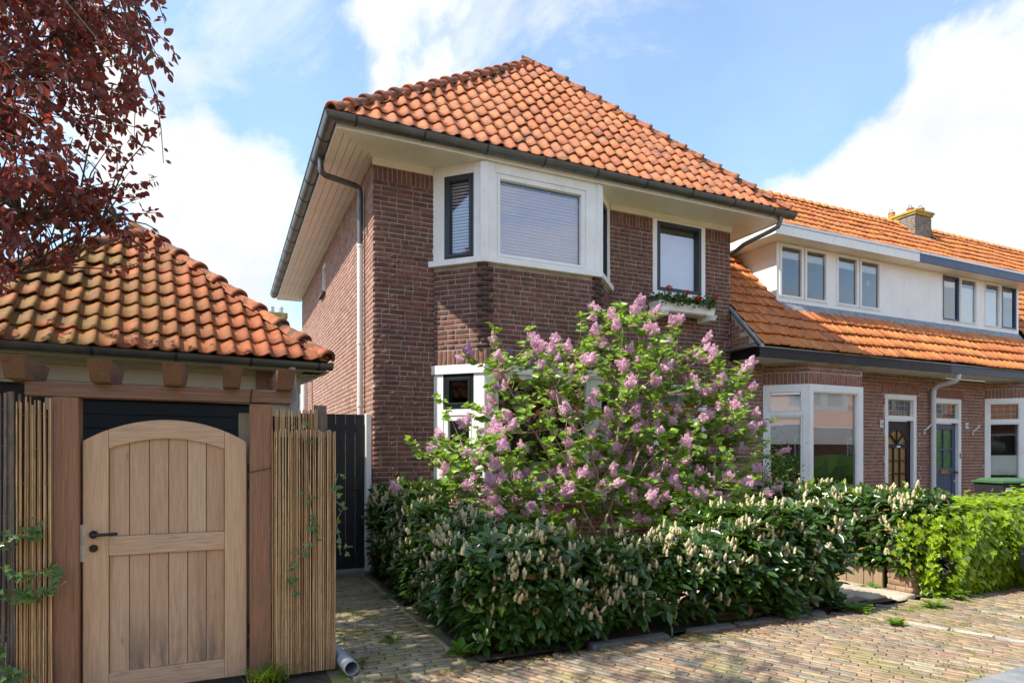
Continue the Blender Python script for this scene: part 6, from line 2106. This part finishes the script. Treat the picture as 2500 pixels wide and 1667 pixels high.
gtuft = thing('grass_tuft', 'grass tuft at the foot of the right gate post', 'grass', (.27, 4.72, 0))
tuft(gtuft, np.column_stack([q.normal(.28, .05, 130), q.normal(4.72, .025, 130), np.zeros(130)]), .08, .2, 1, 'blades')
pts = []
for cx, cy, rx, ry, n in ((5.6, 3.95, .35, .12, 200), (6.6, 4.15, .5, .12, 700), (6.2, 4.2, .3, .08, 200), (7.2, 4.15, .3, .1, 200), (6.3, 3.5, .5, .25, 220), (6.9, 3.6, .4, .3, 240), (5.6, 3.3, .5, .25, 160), (5.2, 2.9, .5, .15, 200), (4.9, 2.8, .3, .08, 120),
                          (1.3, 4.5, .12, .04, 60), (1.48, 4.40, .05, .03, 40), (1.0, 4.4, .2, .05, 40), (7.6, 3.4, .5, .4, 250), (4.6, 4.38, .8, .03, 60), (4.0, 2.7, .4, .15, 80), (2.0, 4.35, .15, .03, 50)):
    m_ = max(1, n // 9)
    cs = np.column_stack([q.normal(cx, rx * .6, m_), q.normal(cy, ry * .6, m_)])
    for c_ in cs:
        k = 9
        pts.append(np.column_stack([q.normal(c_[0], .018, k), q.normal(c_[1], .018, k), np.full(k, -.005)]))
pts = np.concatenate(pts)
tag(tuft(None, pts[pts[:, 1] < 4.6], .018, .05, 2, 'grass'), 'short grass and moss growing in the joints of the road', None, None, 'stuff')
# fallen leaves and petals
n = 420
C = np.column_stack([q.uniform(.9, 5.2, n), 4.38 + np.abs(q.normal(0, .12, n)) * np.where(q.random(n) < .6, -1, .2), np.full(n, .012)])
n2 = 120
C2 = np.column_stack([q.uniform(.95, 1.7, n2), q.uniform(4.4, 8.3, n2), np.full(n2, .012)])
C = np.concatenate([C, C2])
Ms, _ = leaf_mats(C, np.column_stack([q.normal(0, 1, (len(C), 2)), np.zeros(len(C))]), np.array((0, 0, 1.0)) + q.normal(0, .25, (len(C), 3)), q.uniform(.012, .04, len(C)))
V, F = joined(OVATE, Ms)
tag(mesh_obj('fallen_leaves', big_mesh('fallen_leaves', V, F), 'deadleaf'), 'scattered dead leaves and petals along the kerb and path', kind='stuff')

# ivy running over the pillar, and a light shrub by the terraced bay
q = np.random.default_rng(61)
n = 420
ivp = thing('ivy_vine', 'fresh ivy spilling over the top of the brick pillar', 'ivy', (7.2, 4.7, .6))
C = np.column_stack([q.normal(7.22, .14, n), q.normal(4.58, .09, n), q.normal(.66, .16, n)])
emit_leaves(ivp, C, np.column_stack([q.normal(0, .5, n), q.normal(-.3, .3, n), np.full(n, -.7)]), np.column_stack([q.normal(-.2, .3, n), np.full(n, -.8), np.full(n, .7)]), q.uniform(.04, .08, n), IVY, 'ivy_fresh', 200)
gs_ = thing('garden_shrub', 'light green fine leaved shrub against the terraced house bay', 'shrub', (8.45, 8.0, 0))
G().tube([(8.45, 8.0, 0), (8.5, 7.95, .6), (8.45, 7.9, 1.3)], [.02, .014, .006], 6).build('stem', 'bark', gs_)
n = 900
p = q.normal(0, 1, (n, 3)) * np.array((.22, .16, .32)) + np.array((8.5, 7.85, 1.15))
emit_leaves(gs_, p, q.normal(0, 1, (n, 3)), q.normal(0, .4, (n, 3)) + np.array((0, 0, .8)), q.uniform(.03, .055, n), OVATE, 'weed', 100)
